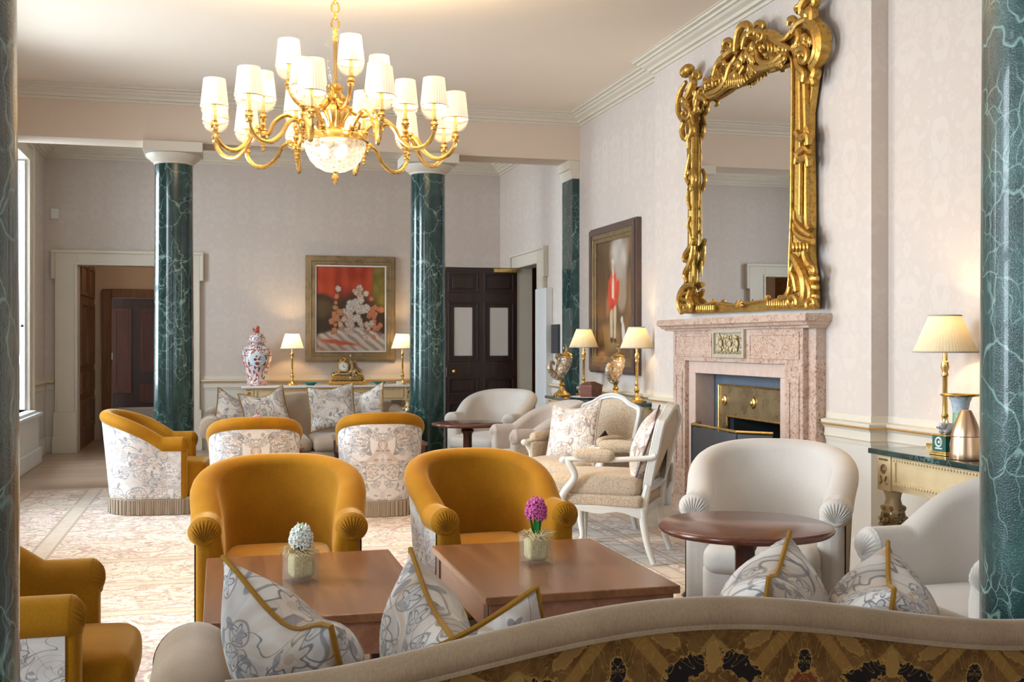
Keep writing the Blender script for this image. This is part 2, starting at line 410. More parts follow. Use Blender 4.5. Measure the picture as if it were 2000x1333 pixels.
def tapestry():
    g = G('brown_tapestry'); u = g.sep(g.uv()); nz = g.noise(g.uv(), 16, 3, .6, dim='2D'); nf = g.noise(g.uv(), 70, 2, .6, dim='2D')
    nn = g.math('SUBTRACT', nz.outputs[0], .5); n2 = g.math('SUBTRACT', nf.outputs[0], .5)
    def period(off, P): return g.math('PINGPONG', g.math('ADD', u[0], off+20*P), P)
    P = .205; x0 = period(.055, P)          # 0 on the leaf-pair axis, P on the vase axis
    x = g.math('ADD', x0, g.math('MULTIPLY', nn, .022)); y = g.math('ADD', g.math('MODULO', g.math('ADD', g.math('SUBTRACT', .72, u[1]), .0), .40), g.math('MULTIPLY', nn, -.022))
    c = g.mix(g.step(nz.outputs[0], .35, .65), (.085, .040, .011), (.135, .068, .020))
    def ell(cx, cy, a, b, ang, edge=.35):
        dx = g.math('SUBTRACT', x, cx); dy = g.math('SUBTRACT', y, cy); ca, sa = math.cos(ang), math.sin(ang)
        p = g.math('ADD', g.math('MULTIPLY', dx, ca/a), g.math('MULTIPLY', dy, sa/a)); q = g.math('SUBTRACT', g.math('MULTIPLY', dy, ca/b), g.math('MULTIPLY', dx, sa/b))
        return g.math('ADD', g.math('SQRT', g.math('ADD', g.math('MULTIPLY', p, p), g.math('MULTIPLY', q, q))), g.math('MULTIPLY', n2, edge*3))
    def lay(r, col, out=(.30, .17, .045), w=.16):
        nonlocal c
        c = g.mix(g.math('MULTIPLY', g.step(r, 1+w*.6, 1+w, 1, 0), .8), c, out); c = g.mix(g.step(r, .94, 1.02, 1, 0), c, col)
    # crossing stems
    d1 = g.math('SUBTRACT', y, g.math('MULTIPLY_ADD', g.math('SUBTRACT', P, x), 1.05, -.035)); c = g.mix(g.step(g.math('ABSOLUTE', d1), .016, .022, .85, 0), c, (.22, .115, .03))
    d2 = g.math('SUBTRACT', y, g.math('MULTIPLY_ADD', x, .9, .02)); c = g.mix(g.line(d2, 0, .006), c, (.20, .12, .035))
    lay(ell(.062, .075, .050, .021, .35), (.014, .010, .010)); lay(ell(.0, .055, .014, .026, 0, .15), (.24, .135, .04)); lay(ell(0, .17, .035, .05, 0, .2), (.27, .16, .05)); lay(ell(.03, .15, .014, .026, .5, .2), (.016, .011, .010))
    lay(ell(P, .15, .05, .075, 0, .15), (.13, .035, .014)); lay(ell(P, .06, .016, .022, 0, .2), (.014, .010, .010)); lay(ell(P-.055, .17, .016, .055, -.45, .2), (.014, .010, .010)); lay(ell(P-.02, .19, .012, .04, .2, .2), (.26, .15, .045))
    lay(ell(.10, .02, .03, .012, -.4), (.20, .11, .035)); lay(ell(.13, .115, .022, .010, .8), (.17, .085, .026)); lay(ell(.08, .25, .05, .02, -.3), (.016, .011, .010)); lay(ell(.0, .33, .05, .05, 0), (.13, .035, .014)); lay(ell(P, .33, .04, .05, 0), (.20, .11, .035))
    cv = g.line(g.noise(g.comb(x0, u[1], 0), 15, 2, .5, 1.5, '2D').outputs[0], .5, .012); c = g.mix(g.math('MULTIPLY', cv, .6), c, (.25, .16, .045))
    return g.done(g.bsdf(c, .9, spec=.08, sheen=.1, normal=g.bump(nf.outputs[0], .15, .002)))
def rug_mat():
    g = G('floral_rug'); p = g.pos(); o = g.sep(p)
    q = g.comb(o[0], o[1], 0)
    n1 = g.noise(q, 2.4, 4, .6, .8, '2D'); n2 = g.noise(g.vm('MULTIPLY', q, (1, 1.5, 1)), 8.5, 3, .6, 1.6, '2D'); n3 = g.noise(g.vm('ADD', q, (7, 3, 0)), 12, 3, .55, 1.6, '2D')
    c = g.mix(g.step(n1.outputs[0], .35, .65), (.64, .52, .455), (.75, .665, .595))
    c = g.mix(g.math('MULTIPLY', g.step(n2.outputs[0], .54, .60), .75), c, (.46, .31, .25))
    c = g.mix(g.math('MULTIPLY', g.step(n3.outputs[0], .57, .62), .8), c, (.33, .27, .20))
    c = g.mix(g.math('MULTIPLY', g.step(n3.outputs[0], .40, .36), .5), c, (.86, .80, .74))
    for sc, of, wd, k in ((3.4, 0, .010, .7), (5.2, 4.4, .014, .55)):
        l = g.line(g.noise(g.vm('ADD', q, (of, of, 0)), sc, 1, .4, 1.7, '2D').outputs[0], .5, wd); c = g.mix(g.math('MULTIPLY', l, k), c, (.27, .19, .13))
    v = g.vor(g.vm('ADD', q, g.vm('SCALE', n1.outputs[1], None, .12)), 1.7, 'F1', '2D', .8); d = g.math('ADD', v.outputs[0], g.math('MULTIPLY', n3.outputs[0], .06))
    c = g.mix(g.step(d, .25, .27, .7, 0), c, (.45, .27, .26)); c = g.mix(g.step(d, .19, .21, 1, 0), c, (.76, .68, .58)); c = g.mix(g.line(d, .15, .012), c, (.42, .36, .26)); c = g.mix(g.step(d, .09, .11, .8, 0), c, (.50, .42, .32))
    def band(x, a, b, col, f=.85, ed=True):
        nonlocal c
        m = g.math('MULTIPLY', g.step(x, a, a+.008), g.step(x, b, b+.008, 1, 0)); c = g.mix(g.math('MULTIPLY', m, f), c, col)
        if ed:
            for e in (a, b): c = g.mix(g.math('MULTIPLY', g.line(x, e, .010), .8), c, (.33, .27, .20))
    for x, a, b in ((o[0], -1.17, -1.05), (o[0], 2.52, 2.64), (o[1], 9.72, 9.84), (o[1], 7.22, 7.32), (o[1], 6.50, 6.60), (o[1], 5.80, 5.90)): band(x, a, b, (.56, .48, .39), .85)
    for x, a, b in ((o[0], -1.72, -1.64), (o[1], 10.84, 10.95), (o[0], 3.0, 3.12), (o[0], 2.72, 2.77)): band(x, a, b, (.55, .40, .29), .8)
    f = g.noise(p, 260, 2); c = g.mix(g.math('MULTIPLY', f.outputs[0], .18), c, (.38, .31, .25))
    return g.done(g.bsdf(c, .95, spec=.05, sheen=.25, normal=g.bump(f.outputs[0], .3, .004)))
def gold_mat(name, col=(.72, .44, .10), dark=(.28, .13, .02), rough=.3, pat=.5, scale=18):
    g = G(name); n = g.noise(g.ob(), scale, 4, .6)
    c = g.mix(g.math('MULTIPLY', g.step(n.outputs[0], .45, .75), pat), col, dark)
    return g.done(g.bsdf(c, g.step(n.outputs[0], .3, .7, rough*.7, rough*1.4), metal=.92, spec=.5))
def shade_mat(name, col, emit, es, k=60, trans=.5):
    g = G(name); u = g.sep(g.uv()); w = g.math('SINE', g.math('MULTIPLY', u[0], k*2*PI)); w = g.step(w, -1, 1)
    c = g.mix(w, tuple(x*.82 for x in col), col)
    d = g.n('ShaderNodeBsdfDiffuse'); g.put(d.inputs[0], c); t = g.n('ShaderNodeBsdfTranslucent'); g.put(t.inputs[0], c)
    m = g.n('ShaderNodeMixShader'); m.inputs[0].default_value = trans; g.t.links.new(d.outputs[0], m.inputs[1]); g.t.links.new(t.outputs[0], m.inputs[2])
    if es <= 0: return g.done(m.outputs[0])
    e = g.n('ShaderNodeEmission'); g.put(e.inputs[0], g.mix(w, tuple(x*.8 for x in emit), emit)); e.inputs[1].default_value = es
    a = g.n('ShaderNodeAddShader'); g.t.links.new(m.outputs[0], a.inputs[0]); g.t.links.new(e.outputs[0], a.inputs[1])
    return g.done(a.outputs[0])
def glass_mat(name, tint=(1, 1, 1), frost=.25, cut=0, scale=40, glo=.03):
    g = G(name); tr = g.n('ShaderNodeBsdfTransparent'); g.put(tr.inputs[0], tint)
    gl = g.n('ShaderNodeBsdfGlossy'); gl.inputs['Roughness'].default_value = .06
    if cut: g.put(gl.inputs['Normal'], g.bump(g.vor(g.ob(), scale).outputs[0], cut, .01))
    fr = g.n('ShaderNodeFresnel'); fr.inputs[0].default_value = 1.5
    bf = g.n('ShaderNodeNewGeometry').outputs['Backfacing']; f = g.math('MULTIPLY', g.math('ADD', g.math('MULTIPLY', fr.outputs[0], .95), glo, clamp=True), g.math('SUBTRACT', 1, bf))
    m = g.n('ShaderNodeMixShader'); g.put(m.inputs[0], f); g.t.links.new(tr.outputs[0], m.inputs[1]); g.t.links.new(gl.outputs[0], m.inputs[2])
    if not frost: return g.done(m.outputs[0])
    df = g.n('ShaderNodeBsdfTranslucent'); g.put(df.inputs[0], (.95, .93, .9)); dd = g.n('ShaderNodeBsdfDiffuse'); g.put(dd.inputs[0], (.95, .93, .9))
    ma = g.n('ShaderNodeMixShader'); ma.inputs[0].default_value = .5; g.t.links.new(df.outputs[0], ma.inputs[1]); g.t.links.new(dd.outputs[0], ma.inputs[2])
    ff = frost
    if cut: ff = g.step(g.vor(g.ob(), scale).outputs[0], .15, .6, frost*.5, frost*1.5)
    m2 = g.n('ShaderNodeMixShader'); g.put(m2.inputs[0], ff); g.t.links.new(m.outputs[0], m2.inputs[1]); g.t.links.new(ma.outputs[0], m2.inputs[2])
    return g.done(m2.outputs[0])
def attr_paint(name, rough=.45):
    g = G(name); a = g.n('ShaderNodeVertexColor'); a.layer_name = 'paint'; n = g.noise(g.ob(), 30, 4); 
    c = g.mix(g.math('MULTIPLY', n.outputs[0], .35), a.outputs[0], g.mix(.5, a.outputs[0], (.10, .06, .03)))
    return g.done(g.bsdf(c, rough, spec=.4, normal=g.bump(n.outputs[0], .15, .004)))
def imari():
    g = G('imari_porcelain'); u = g.uv(); q = g.vm('MULTIPLY', u, (6, 3.4, 1)); nz = g.noise(q, 2, 2, dim='2D'); qq = g.vm('ADD', q, g.vm('SCALE', nz.outputs[1], None, .3))
    v = g.vor(qq, 1.6, 'F1', '2D', .7); v2 = g.vor(qq, 5, 'F1', '2D', 1); cc = g.sep(v2.outputs['Color'])
    c = g.mix(g.step(v.outputs[0], .40, .43), (.78, .76, .74), (.70, .62, .60))
    c = g.mix(g.math('MULTIPLY', g.step(cc[0], .55, .57), g.step(v2.outputs[0], .34, .38, 1, 0)), c, (.55, .10, .05))
    c = g.mix(g.math('MULTIPLY', g.step(cc[1], .68, .7), g.step(v2.outputs[0], .36, .40, 1, 0)), c, (.06, .08, .20))
    c = g.mix(g.line(v.outputs[0], .45, .035), c, (.45, .10, .07))
    uy = g.sep(u)[1]
    for y in (.16, .62, .72): c = g.mix(g.line(uy, y, .008), c, (.50, .12, .08))
    return g.done(g.bsdf(c, .12, spec=.55, coat=.3))

MT = {}
MT['wall'] = wallpaper()
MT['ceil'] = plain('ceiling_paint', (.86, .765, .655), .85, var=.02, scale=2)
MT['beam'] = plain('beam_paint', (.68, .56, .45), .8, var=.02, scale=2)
MT['cream'] = plain('cream_paint', (.66, .60, .50), .45, var=.03, scale=5)
MT['white'] = plain('white_paint', (.76, .77, .77), .4, var=.02, scale=5)
MT['dado'] = plain('dado_paint', (.63, .60, .54), .5, var=.03, scale=3)
MT['gilt'] = plain('gilt_line', (.55, .30, .10), .35, .5)
MT['floor'] = floor_wood()
MT['rug'] = rug_mat()
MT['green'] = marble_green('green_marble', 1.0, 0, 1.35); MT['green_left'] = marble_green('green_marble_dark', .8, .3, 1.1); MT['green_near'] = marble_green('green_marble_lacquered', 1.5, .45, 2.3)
MT['gtop'] = marble_green('green_marble_slab', .7)
MT['pink'] = marble_pink()
MT['slate'] = plain('slate', (.10, .125, .16), .5, var=.25, scale=9)
MT['brass'] = gold_mat('brass', (.80, .52, .17), (.45, .25, .06), .22, .3)
MT['oldbrass'] = gold_mat('old_brass', (.48, .36, .20), (.22, .14, .07), .3, .6, 30)
MT['gilt_frame'] = gold_mat('gilt_carving', (.56, .34, .085), (.22, .11, .02), .36, .75, 30)
MT['gilt_table'] = plain('gilded_paint', (.70, .53, .30), .42, .2, var=.15, scale=14)
MT['iron'] = plain('black_iron', (.012, .012, .012), .5)
MT['soot'] = plain('soot', (.01, .01, .012), .9)
MT['steel'] = plain('steel', (.55, .55, .55), .25, .9)
MT['door'] = wood('dark_mahogany', (.022, .010, .008), (.040, .018, .014), .32, 2)
MT['panel'] = wood('oak_panelling', (.17, .075, .027), (.25, .115, .042), .5, 2)
MT['mahog'] = wood('mahogany', (.085, .022, .012), (.15, .045, .024), .22, 0)
MT['mahog_v'] = wood('mahogany_turned', (.05, .014, .009), (.09, .026, .015), .25, 2)
MT['table'] = wood('walnut_top', (.155, .062, .026), (.25, .108, .048), .26, 1, coat=.3)
MT['table_dark'] = wood('walnut_leg', (.05, .02, .012), (.09, .036, .02), .4, 2)
MT['table_edge'] = wood('walnut_edge', (.22, .09, .05), (.30, .14, .085), .35, 1)
MT['mustard'] = velvet('mustard_velvet', (.40, .178, .007), (.24, .095, .003), (.95, .72, .36), .55)
MT['mustard_piping'] = velvet('mustard_cord', (.38, .20, .03), (.25, .12, .015), (.8, .6, .3), .4)
MT['creamv'] = velvet('cream_velvet', (.66, .61, .555), (.56, .515, .47), (1, 1, 1), .35)
MT['taupe'] = velvet('taupe_velvet', (.36, .265, .175), (.19, .125, .07), (1.0, .93, .86), .5)
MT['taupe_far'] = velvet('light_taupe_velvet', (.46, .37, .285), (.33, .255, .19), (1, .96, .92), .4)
MT['taupe_pale'] = velvet('pale_taupe_velvet', (.52, .44, .38), (.42, .36, .31), (1, .97, .95), .4)
MT['olive'] = boucle('olive_boucle', (.30, .22, .12), (.42, .32, .20), 160)
MT['beige'] = boucle('beige_boucle', (.27, .20, .135), (.50, .41, .31), 130)
MT['frame'] = plain('grey_white_frame', (.66, .655, .62), .4, var=.05)
MT['print'] = printed('arabesque_linen', (.70, .66, .63), (.24, .22, .22), (.55, .42, .34), (.36, .38, .42), scale=1.3, vine=.010)
MT['pillow'] = printed('arabesque_cushion', (.72, .68, .64), (.19, .18, .185), (.52, .40, .29), (.33, .335, .35), scale=1.05, mirror=False, base2=(.50, .44, .39), vine=.012, patch=.24)
MT['pillow2'] = printed('floral_cushion', (.76, .71, .64), (.30, .22, .20), (.62, .34, .25), (.42, .42, .46), scale=1.3, mirror=False, base2=(.70, .66, .60), vine=.010)
MT['tapestry'] = tapestry()
MT['fringe'] = None
g = G('fringe_cord'); u = g.sep(g.uv()); wv = g.step(g.math('SINE', g.math('MULTIPLY', u[0], 2*PI*85)), -.7, .5)
MT['fringe'] = g.done(g.bsdf(g.mix(wv, (.12, .085, .055), (.50, .41, .32)), .9, spec=.1))
MT['glass'] = glass_mat('clear_glass', (.98, .99, .985), 0); MT['vase'] = glass_mat('thick_glass', (.95, .975, .965), .04, glo=.10)
MT['cut'] = glass_mat('cut_glass', (.97, .96, .95), .03, .6, 60)
MT['frost'] = glass_mat('frosted_pane', (.8, .8, .8), .75)
MT['bowl'] = glass_mat('bowl_glass', (1, .98, .95), .36, .5, 45)
MT['shade_ch'] = shade_mat('chandelier_shade', (.90, .82, .68), (1.0, .88, .66), .24, 30, .003)
MT['shade'] = shade_mat('pleated_shade', (.74, .66, .48), (1.0, .75, .35), .03, 60, .075)
MT['shade_far'] = shade_mat('cream_shade', (.88, .80, .66), (1.0, .83, .58), .12, 50, .14)
MT['bulb'] = shade_mat('bulb', (1, 1, 1), (1.0, .85, .6), 2.2, 1)
MT['mirror'] = G('mirror_silver'); gg = MT['mirror']; gl = gg.n('ShaderNodeBsdfGlossy'); gl.inputs[0].default_value = (.80, .80, .80, 1); gl.inputs['Roughness'].default_value = 0.0; MT['mirror'] = gg.done(gl.outputs[0])
MT['mtop'] = plain('white_marble', (.78, .77, .76), .2, var=.05)
MT['teal'] = plain('teal_glaze', (.01, .19, .17), .15)
MT['imari'] = imari(); MT['red'] = plain('iron_red_glaze', (.48, .08, .03), .25)
MT['dial'] = plain('enamel', (.85, .86, .86), .2)
MT['nautilus'] = None
g = G('nautilus_shell'); v = g.vor(g.ob(), 45); n = g.noise(g.ob(), 12, 3); c = g.mix(g.step(v.outputs[0], .25, .6), (.72, .68, .62), (.42, .33, .24)); c = g.mix(g.step(n.outputs[0], .5, .65), c, (.35, .22, .10))
MT['nautilus'] = g.done(g.bsdf(c, .2, metal=.35, coat=.4, normal=g.bump(v.outputs[0], .5, .008)))
MT['caddy'] = wood('caddy_mahogany', (.13, .035, .018), (.20, .06, .03), .3, 0)
MT['copper'] = plain('rose_gold_metal', (.80, .54, .34), .30, .95, var=.03)
MT['jasper'] = plain('green_jasper', (.012, .11, .075), .45, var=.1); MT['relief'] = plain('white_relief', (.80, .80, .78), .5)
MT['celadon'] = plain('celadon_glaze', (.22, .42, .22), .2, var=.2, scale=20)
MT['celtop'] = plain('painted_glaze', (.50, .56, .62), .2, var=.45, scale=50)
MT['porc'] = plain('grey_white_porcelain', (.74, .72, .72), .25, var=.1, scale=30)
MT['leaf'] = plain('hyacinth_leaf', (.03, .24, .045), .4, var=.3); MT['flw'] = plain('white_petals', (.80, .82, .76), .6); MT['flp'] = plain('pink_petals', (.62, .13, .36), .6, var=.3, scale=60); MT['flk'] = plain('pale_pink_petals', (.85, .38, .48), .6)
g = G('wood_wool'); n = g.noise(g.vm('MULTIPLY', g.ob(), (1, 1, .4)), 130, 3, .6, 2); MT['straw'] = g.done(g.bsdf(g.mix(g.step(n.outputs[0], .35, .65), (.55, .40, .17), (.88, .72, .44)), .8, spec=.1, normal=g.bump(n.outputs[0], .6, .006)))
MT['black'] = plain('black_slate_board', (.035, .036, .042), .55)
MT['paint'] = attr_paint('oil_paint')
MT['picgold'] = gold_mat('picture_gilding', (.36, .27, .16), (.17, .12, .07), .45, .5, 9); MT['picdark'] = plain('picture_dark_wood', (.10, .065, .055), .35, var=.2)
# ---------------------------------------------------------------- room shell
FZ = -0.012; CZ = 3.85; XR = 3.80; XB = 3.6875; XR2 = 3.74; XL = -2.09; YB = 14.70; BF, BR = 11.40, 11.80
def slab(mb, x, y, z, holes=()):
    """box minus axis aligned holes [(x0,x1,y0,y1,z0,z1)] cut right through"""
    ax = [sorted({a for a in [*x, *[h[0] for h in holes], *[h[1] for h in holes]] if x[0] <= a <= x[1]}),
          sorted({a for a in [*y, *[h[2] for h in holes], *[h[3] for h in holes]] if y[0] <= a <= y[1]}),
          sorted({a for a in [*z, *[h[4] for h in holes], *[h[5] for h in holes]] if z[0] <= a <= z[1]})]
    for i in range(len(ax[0])-1):
        for j in range(len(ax[1])-1):
            for k in range(len(ax[2])-1):
                c = [(ax[0][i]+ax[0][i+1])/2, (ax[1][j]+ax[1][j+1])/2, (ax[2][k]+ax[2][k+1])/2]
                if any(h[0] < c[0] < h[1] and h[2] < c[1] < h[3] and h[4] < c[2] < h[5] for h in holes): continue
                mb.bx(ax[0][i], ax[0][i+1], ax[1][j], ax[1][j+1], ax[2][k], ax[2][k+1])
    return mb
BIG = 99
struct(MB().bx(-2.7, 5.0, -3.4, 18.5, FZ-.1, FZ), 'floor', MT['floor'], smooth=False)
struct(MB().bx(-2.7, 4.2, -3.4, 14.95, CZ, CZ+.1), 'ceiling', MT['ceil'], smooth=False)
FB0, FB1, FBZ = 6.62, 7.98, 1.13
struct(slab(MB(), (XR, 4.2), (-3.2, BR), (FZ, CZ), [(-BIG, BIG, FB0, FB1, -1, FBZ)]), 'wall_right', MT['wall'], smooth=False)
struct(slab(MB(), (XB, XR), (5.683, 9.0), (FZ, CZ), [(-BIG, BIG, FB0, FB1, -1, FBZ)]), 'wall_chimney', MT['wall'], smooth=False)
struct(slab(MB(), (XR2, 3.9), (BR, YB), (FZ, CZ), [(-BIG, BIG, 12.7, 13.65, -1, 2.32)]), 'wall_east', MT['wall'], smooth=False)
struct(slab(MB(), (-2.55, XL), (-3.2, YB), (FZ, CZ), [(-BIG, BIG, a, b, WZ0, WZ1) for a, b in WINS]), 'wall_left', MT['wall'], smooth=False)
DX0, DX1, DZ = -1.708, -0.50, 2.333
struct(slab(MB(), (-2.7, 4.1), (YB, YB+.22), (FZ, CZ), [(DX0, DX1, -BIG, BIG, -1, DZ)]), 'wall_back', MT['wall'], smooth=False)
struct(slab(MB(), (-2.7, 4.1), (-3.2, -3.0), (FZ, CZ), [(-.6, 1.0, -BIG, BIG, .6, 3.4), (1.8, 3.4, -BIG, BIG, .6, 3.4)]), 'wall_rear', MT['wall'], smooth=False)
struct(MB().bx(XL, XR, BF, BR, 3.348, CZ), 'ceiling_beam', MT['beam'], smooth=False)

# cornices
CP = [(0, 3.715), (.014, 3.715), (.018, 3.738), (.045, 3.742), (.05, 3.765), (.058, 3.77), (.085, 3.782), (.10, 3.80), (.118, 3.803), (.122, 3.822), (.15, 3.828), (.155, 3.843), (.167, 3.845), (.167, 3.85), (0, 3.85)]
mp = [(XR, -3.0), (XR, 5.683), (XB, 5.683), (XB, 9.0), (XR, 9.0), (XR, BF), (XL, BF), (XL, -3.0)]
struct(MB().sweep(CP, mp), 'trim_1', MT['cream'], angle=25)
struct(MB().sweep([(o, z-.055) for o, z in CP[:-2]]+[(.167, 3.85), (0, 3.85)], [(XR2, BR), (XR2, YB), (XL, YB), (XL, BR)], closed=True), 'trim_2', MT['cream'], angle=25)
# dado rail, gilt line, wainscot and skirting
RP = [(0, .755), (.010, .755), (.014, .775), (.022, .785), (.018, .80), (.018, .835), (.030, .845), (.036, .853), (.042, .866), (.042, .884), (.008, .892), (.006, .93), (0, .93)]
GP = [(.028, .851), (.044, .853), (.046, .860), (.044, .866), (.028, .868)]
SP = [(0, FZ), (.022, FZ), (.022, .15), (.014, .17), (.010, .19), (0, .19)]
PP = [(0, .19), (.005, .19), (.005, .76), (0, .76)]
paths = [[(XR, -3.0), (XR, 5.683), (XB, 5.683), (XB, 6.17)], [(XB, 8.43), (XB, 9.0), (XR, 9.0), (XR, BF)],
         [(XR2, BR), (XR2, 12.44)], [(XR2, 13.92), (XR2, YB), (DX1+.27, YB)], [(DX0-.27, YB), (XL, YB), (XL, 13.62)],
         [(XL, 11.5), (XL, 9.95)], [(XL, 7.85), (XL, 6.35)], [(XL, 4.25), (XL, 2.75)]]
rail = MB(); gil = MB(); skt = MB(); pan = MB()
for p in paths: rail.sweep(RP, p); gil.sweep(GP, p); skt.sweep(SP, p); pan.sweep(PP, p)
struct(rail, 'trim_3', MT['cream'], angle=25); struct(gil, 'trim_4', MT['gilt'], angle=25)
struct(skt, 'baseboard_right', MT['dado'], angle=25); struct(pan, 'trim_5', MT['dado'], smooth=False)

# windows in the left wall: sash, shutters in the splayed reveal, pedestal under the sill
for i, (a, b) in enumerate(WINS):
    f = MB(); x = -2.50
    for y0, y1 in ((a, a+.07), (b-.07, b)): f.bx(x, x+.06, y0, y1, WZ0, WZ1)
    for z0, z1 in ((WZ0, WZ0+.09), (WZ1-.07, WZ1), (1.98, 2.06)): f.bx(x, x+.06, a+.07, b-.07, z0, z1)
    for k in (1, 2):
        y = a+(b-a)*k/3; f.bx(x+.01, x+.04, y-.012, y+.012, WZ0+.09, WZ1-.07)
    for z in (1.05, 1.52, 2.5, 2.95): f.bx(x+.01, x+.04, a+.07, b-.07, z-.012, z+.012)
    wn = struct(f, 'window_%d' % (i+1), MT['white'], smooth=False)
    gl = MB().bx(x+.02, x+.026, a+.06, b-.06, WZ0+.05, WZ1-.05); struct(gl, 'pane', MT['glass'], wn, smooth=False)
    # sill and panel below
    s = MB().bx(-2.5, XL+.10, a-.03, b+.03, WZ0-.04, WZ0)
    struct(s, 'window_sill', MT['white'], wn, smooth=False, bevel=.012)
    # shutters folded in the reveals
    for y, sg in ((a, 1), (b, -1)):
        sh = MB(); y0, y1 = sorted((y+sg*.005, y+sg*.035)); sh.bx(-2.43, XL-.012, y0, y1, WZ0+.01, WZ1-.02)
        for z0, z1 in ((.72, 1.12), (1.22, 2.05), (2.17, 2.62), (2.74, 3.3)):
            yy = y+sg*.035
            fr = [(-2.36, z0), (-2.16, z0), (-2.16, z1), (-2.36, z1)]; inn = [(-2.335, z0+.03), (-2.185, z0+.03), (-2.185, z1-.03), (-2.335, z1-.03)]
            sh.ring([(p, yy, q) for p, q in inn], [(p, yy, q) for p, q in fr], (0, sg*.008, 0))
        so = struct(sh, 'shutter', MT['white'], wn, smooth=False, bevel=.002)
        if i == 0 and sg < 0: struct(MB().ball((-2.13, y-.05, 1.55), .016), 'shutter_knob', MT['iron'], so)
    # architrave round the opening
    arch = MB()
    for y0, y1 in ((a-.20, a), (b, b+.20)):
        arch.bx(XL, XL+.035, y0, y1, WZ0, WZ1+.18); 
        o0, o1 = (y0, y0+.035) if y0 < a-.1 and y1 <= a else (y1-.035, y1)
        arch.bx(XL, XL+.06, o0, o1, WZ0, WZ1+.18)
    arch.bx(XL, XL+.035, a, b, WZ1, WZ1+.18); arch.bx(XL, XL+.06, a-.2, b+.2, WZ1+.15, WZ1+.185)
    struct(arch, 'architrave', MT['cream'], wn, smooth=False, bevel=.006)
    pd = MB().bx(XL, XL+.10, a-.20, b+.20, .17, WZ0-.04); pd.bx(XL, XL+.13, a-.23, b+.23, FZ, .17); pd.bx(XL, XL+.14, a-.24, b+.24, WZ0-.07, WZ0-.03)
    struct(pd, 'pedestal', MT['white'], wn, smooth=False, bevel=.01)

# made-up rear windows added for the fill lights (sash bars only)
for k, (a, b) in enumerate(((-.6, 1.0), (1.8, 3.4))):
    f = MB()
    for x0, x1 in ((a, a+.07), (b-.07, b), ((a+b)/2-.02, (a+b)/2+.02)): f.bx(x0, x1, -3.12, -3.06, .6, 3.4)
    for z in (.6, 1.5, 2.4, 3.33): f.bx(a, b, -3.11, -3.07, z, z+.06)
    struct(f, 'window_%d' % (k+5), MT['white'], smooth=False)

# ---- doorway with passage, back wall
def architrave(mb, P, w0, w1, zt, wid=.26, ear=.045, dep=.045):
    """P(a, d, z): a along the wall, d out of the wall"""
    def bx(a0, a1, d0, d1, z0, z1):
        p = P(a0, d0, z0); q = P(a1, d1, z1)
        mb.bx(min(p[0], q[0]), max(p[0], q[0]), min(p[1], q[1]), max(p[1], q[1]), z0, z1)
    for s, w in ((-1, w0), (1, w1)):
        o = w+s*wid
        bx(*sorted((w, o)), 0, dep, .5, zt+.18)
        bx(*sorted((o, o+s*ear)), 0, dep, zt-.18, zt+.18)
        bx(*sorted((o+s*(ear-.03), o+s*ear)), dep, dep+.018, zt-.18, zt+.18)
        bx(*sorted((o-s*.03, o)), dep, dep+.018, .5, zt-.18)
        bx(*sorted((w, w+s*.03)), dep, dep+.012, .5, zt)
        bx(*sorted((w, o+s*.02)), 0, dep+.03, FZ, .5)
        bx(*sorted((w, o+s*.03)), dep+.0, dep+.045, FZ, .19)
    bx(w0, w1, 0, dep, zt, zt+.18); bx(w0-wid-ear, w1+wid+ear, dep, dep+.022, zt+.15, zt+.185); bx(w0-.03, w1+.03, dep, dep+.012, zt, zt+.03)
    return mb
d1 = struct(architrave(MB(), lambda a, d, z: (a, YB-d, z), DX0, DX1, DZ), 'door_1', MT['cream'], smooth=False, bevel=.004)
pw = MB().bx(DX0-.12, DX0, YB+.22, 16.6, FZ, 2.75).bx(.9, 1.02, YB+.22, 17.8, FZ, 2.75)
struct(pw, 'passage_panelling', MT['panel'], d1, smooth=False)
pm = MB()
for y0, y1 in ((14.98, 15.7), (15.82, 16.5)):
    for z0, z1 in ((.22, .62), (.70, .98), (1.06, 1.9), (1.98, 2.4)):
        I = [(DX0, y0+.05, z0+.05), (DX0, y1-.05, z0+.05), (DX0, y1-.05, z1-.05), (DX0, y0+.05, z1-.05)]
        O = [(DX0, y0, z0), (DX0, y1, z0), (DX0, y1, z1), (DX0, y0, z1)]
        pm.ring(I, O, (.02, 0, 0))
struct(pm, 'panel_moulding', MT['panel'], d1, smooth=False)
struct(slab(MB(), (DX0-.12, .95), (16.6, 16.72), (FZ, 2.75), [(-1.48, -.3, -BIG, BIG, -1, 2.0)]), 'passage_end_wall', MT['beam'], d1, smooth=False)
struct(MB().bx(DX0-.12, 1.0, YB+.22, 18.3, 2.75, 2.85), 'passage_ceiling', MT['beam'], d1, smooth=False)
d3 = MB()
for x0, x1, z0, z1 in ((-1.60, -1.48, FZ, 2.12), (-.3, -.18, FZ, 2.12), (-1.48, -.3, 2.0, 2.12)): d3.bx(x0, x1, 16.54, 16.60, z0, z1)
d3 = struct(d3, 'door_3', MT['panel'], smooth=False, bevel=.008)
cup = MB().bx(-1.7, .6, 17.6, 17.75, FZ, 2.75)
struct(cup, 'panelled_wall', MT['door'], d3, smooth=False)
mm = wood('red_mahogany_panel', (.05, .013, .008), (.085, .024, .013), .35, 2)
pl = MB()
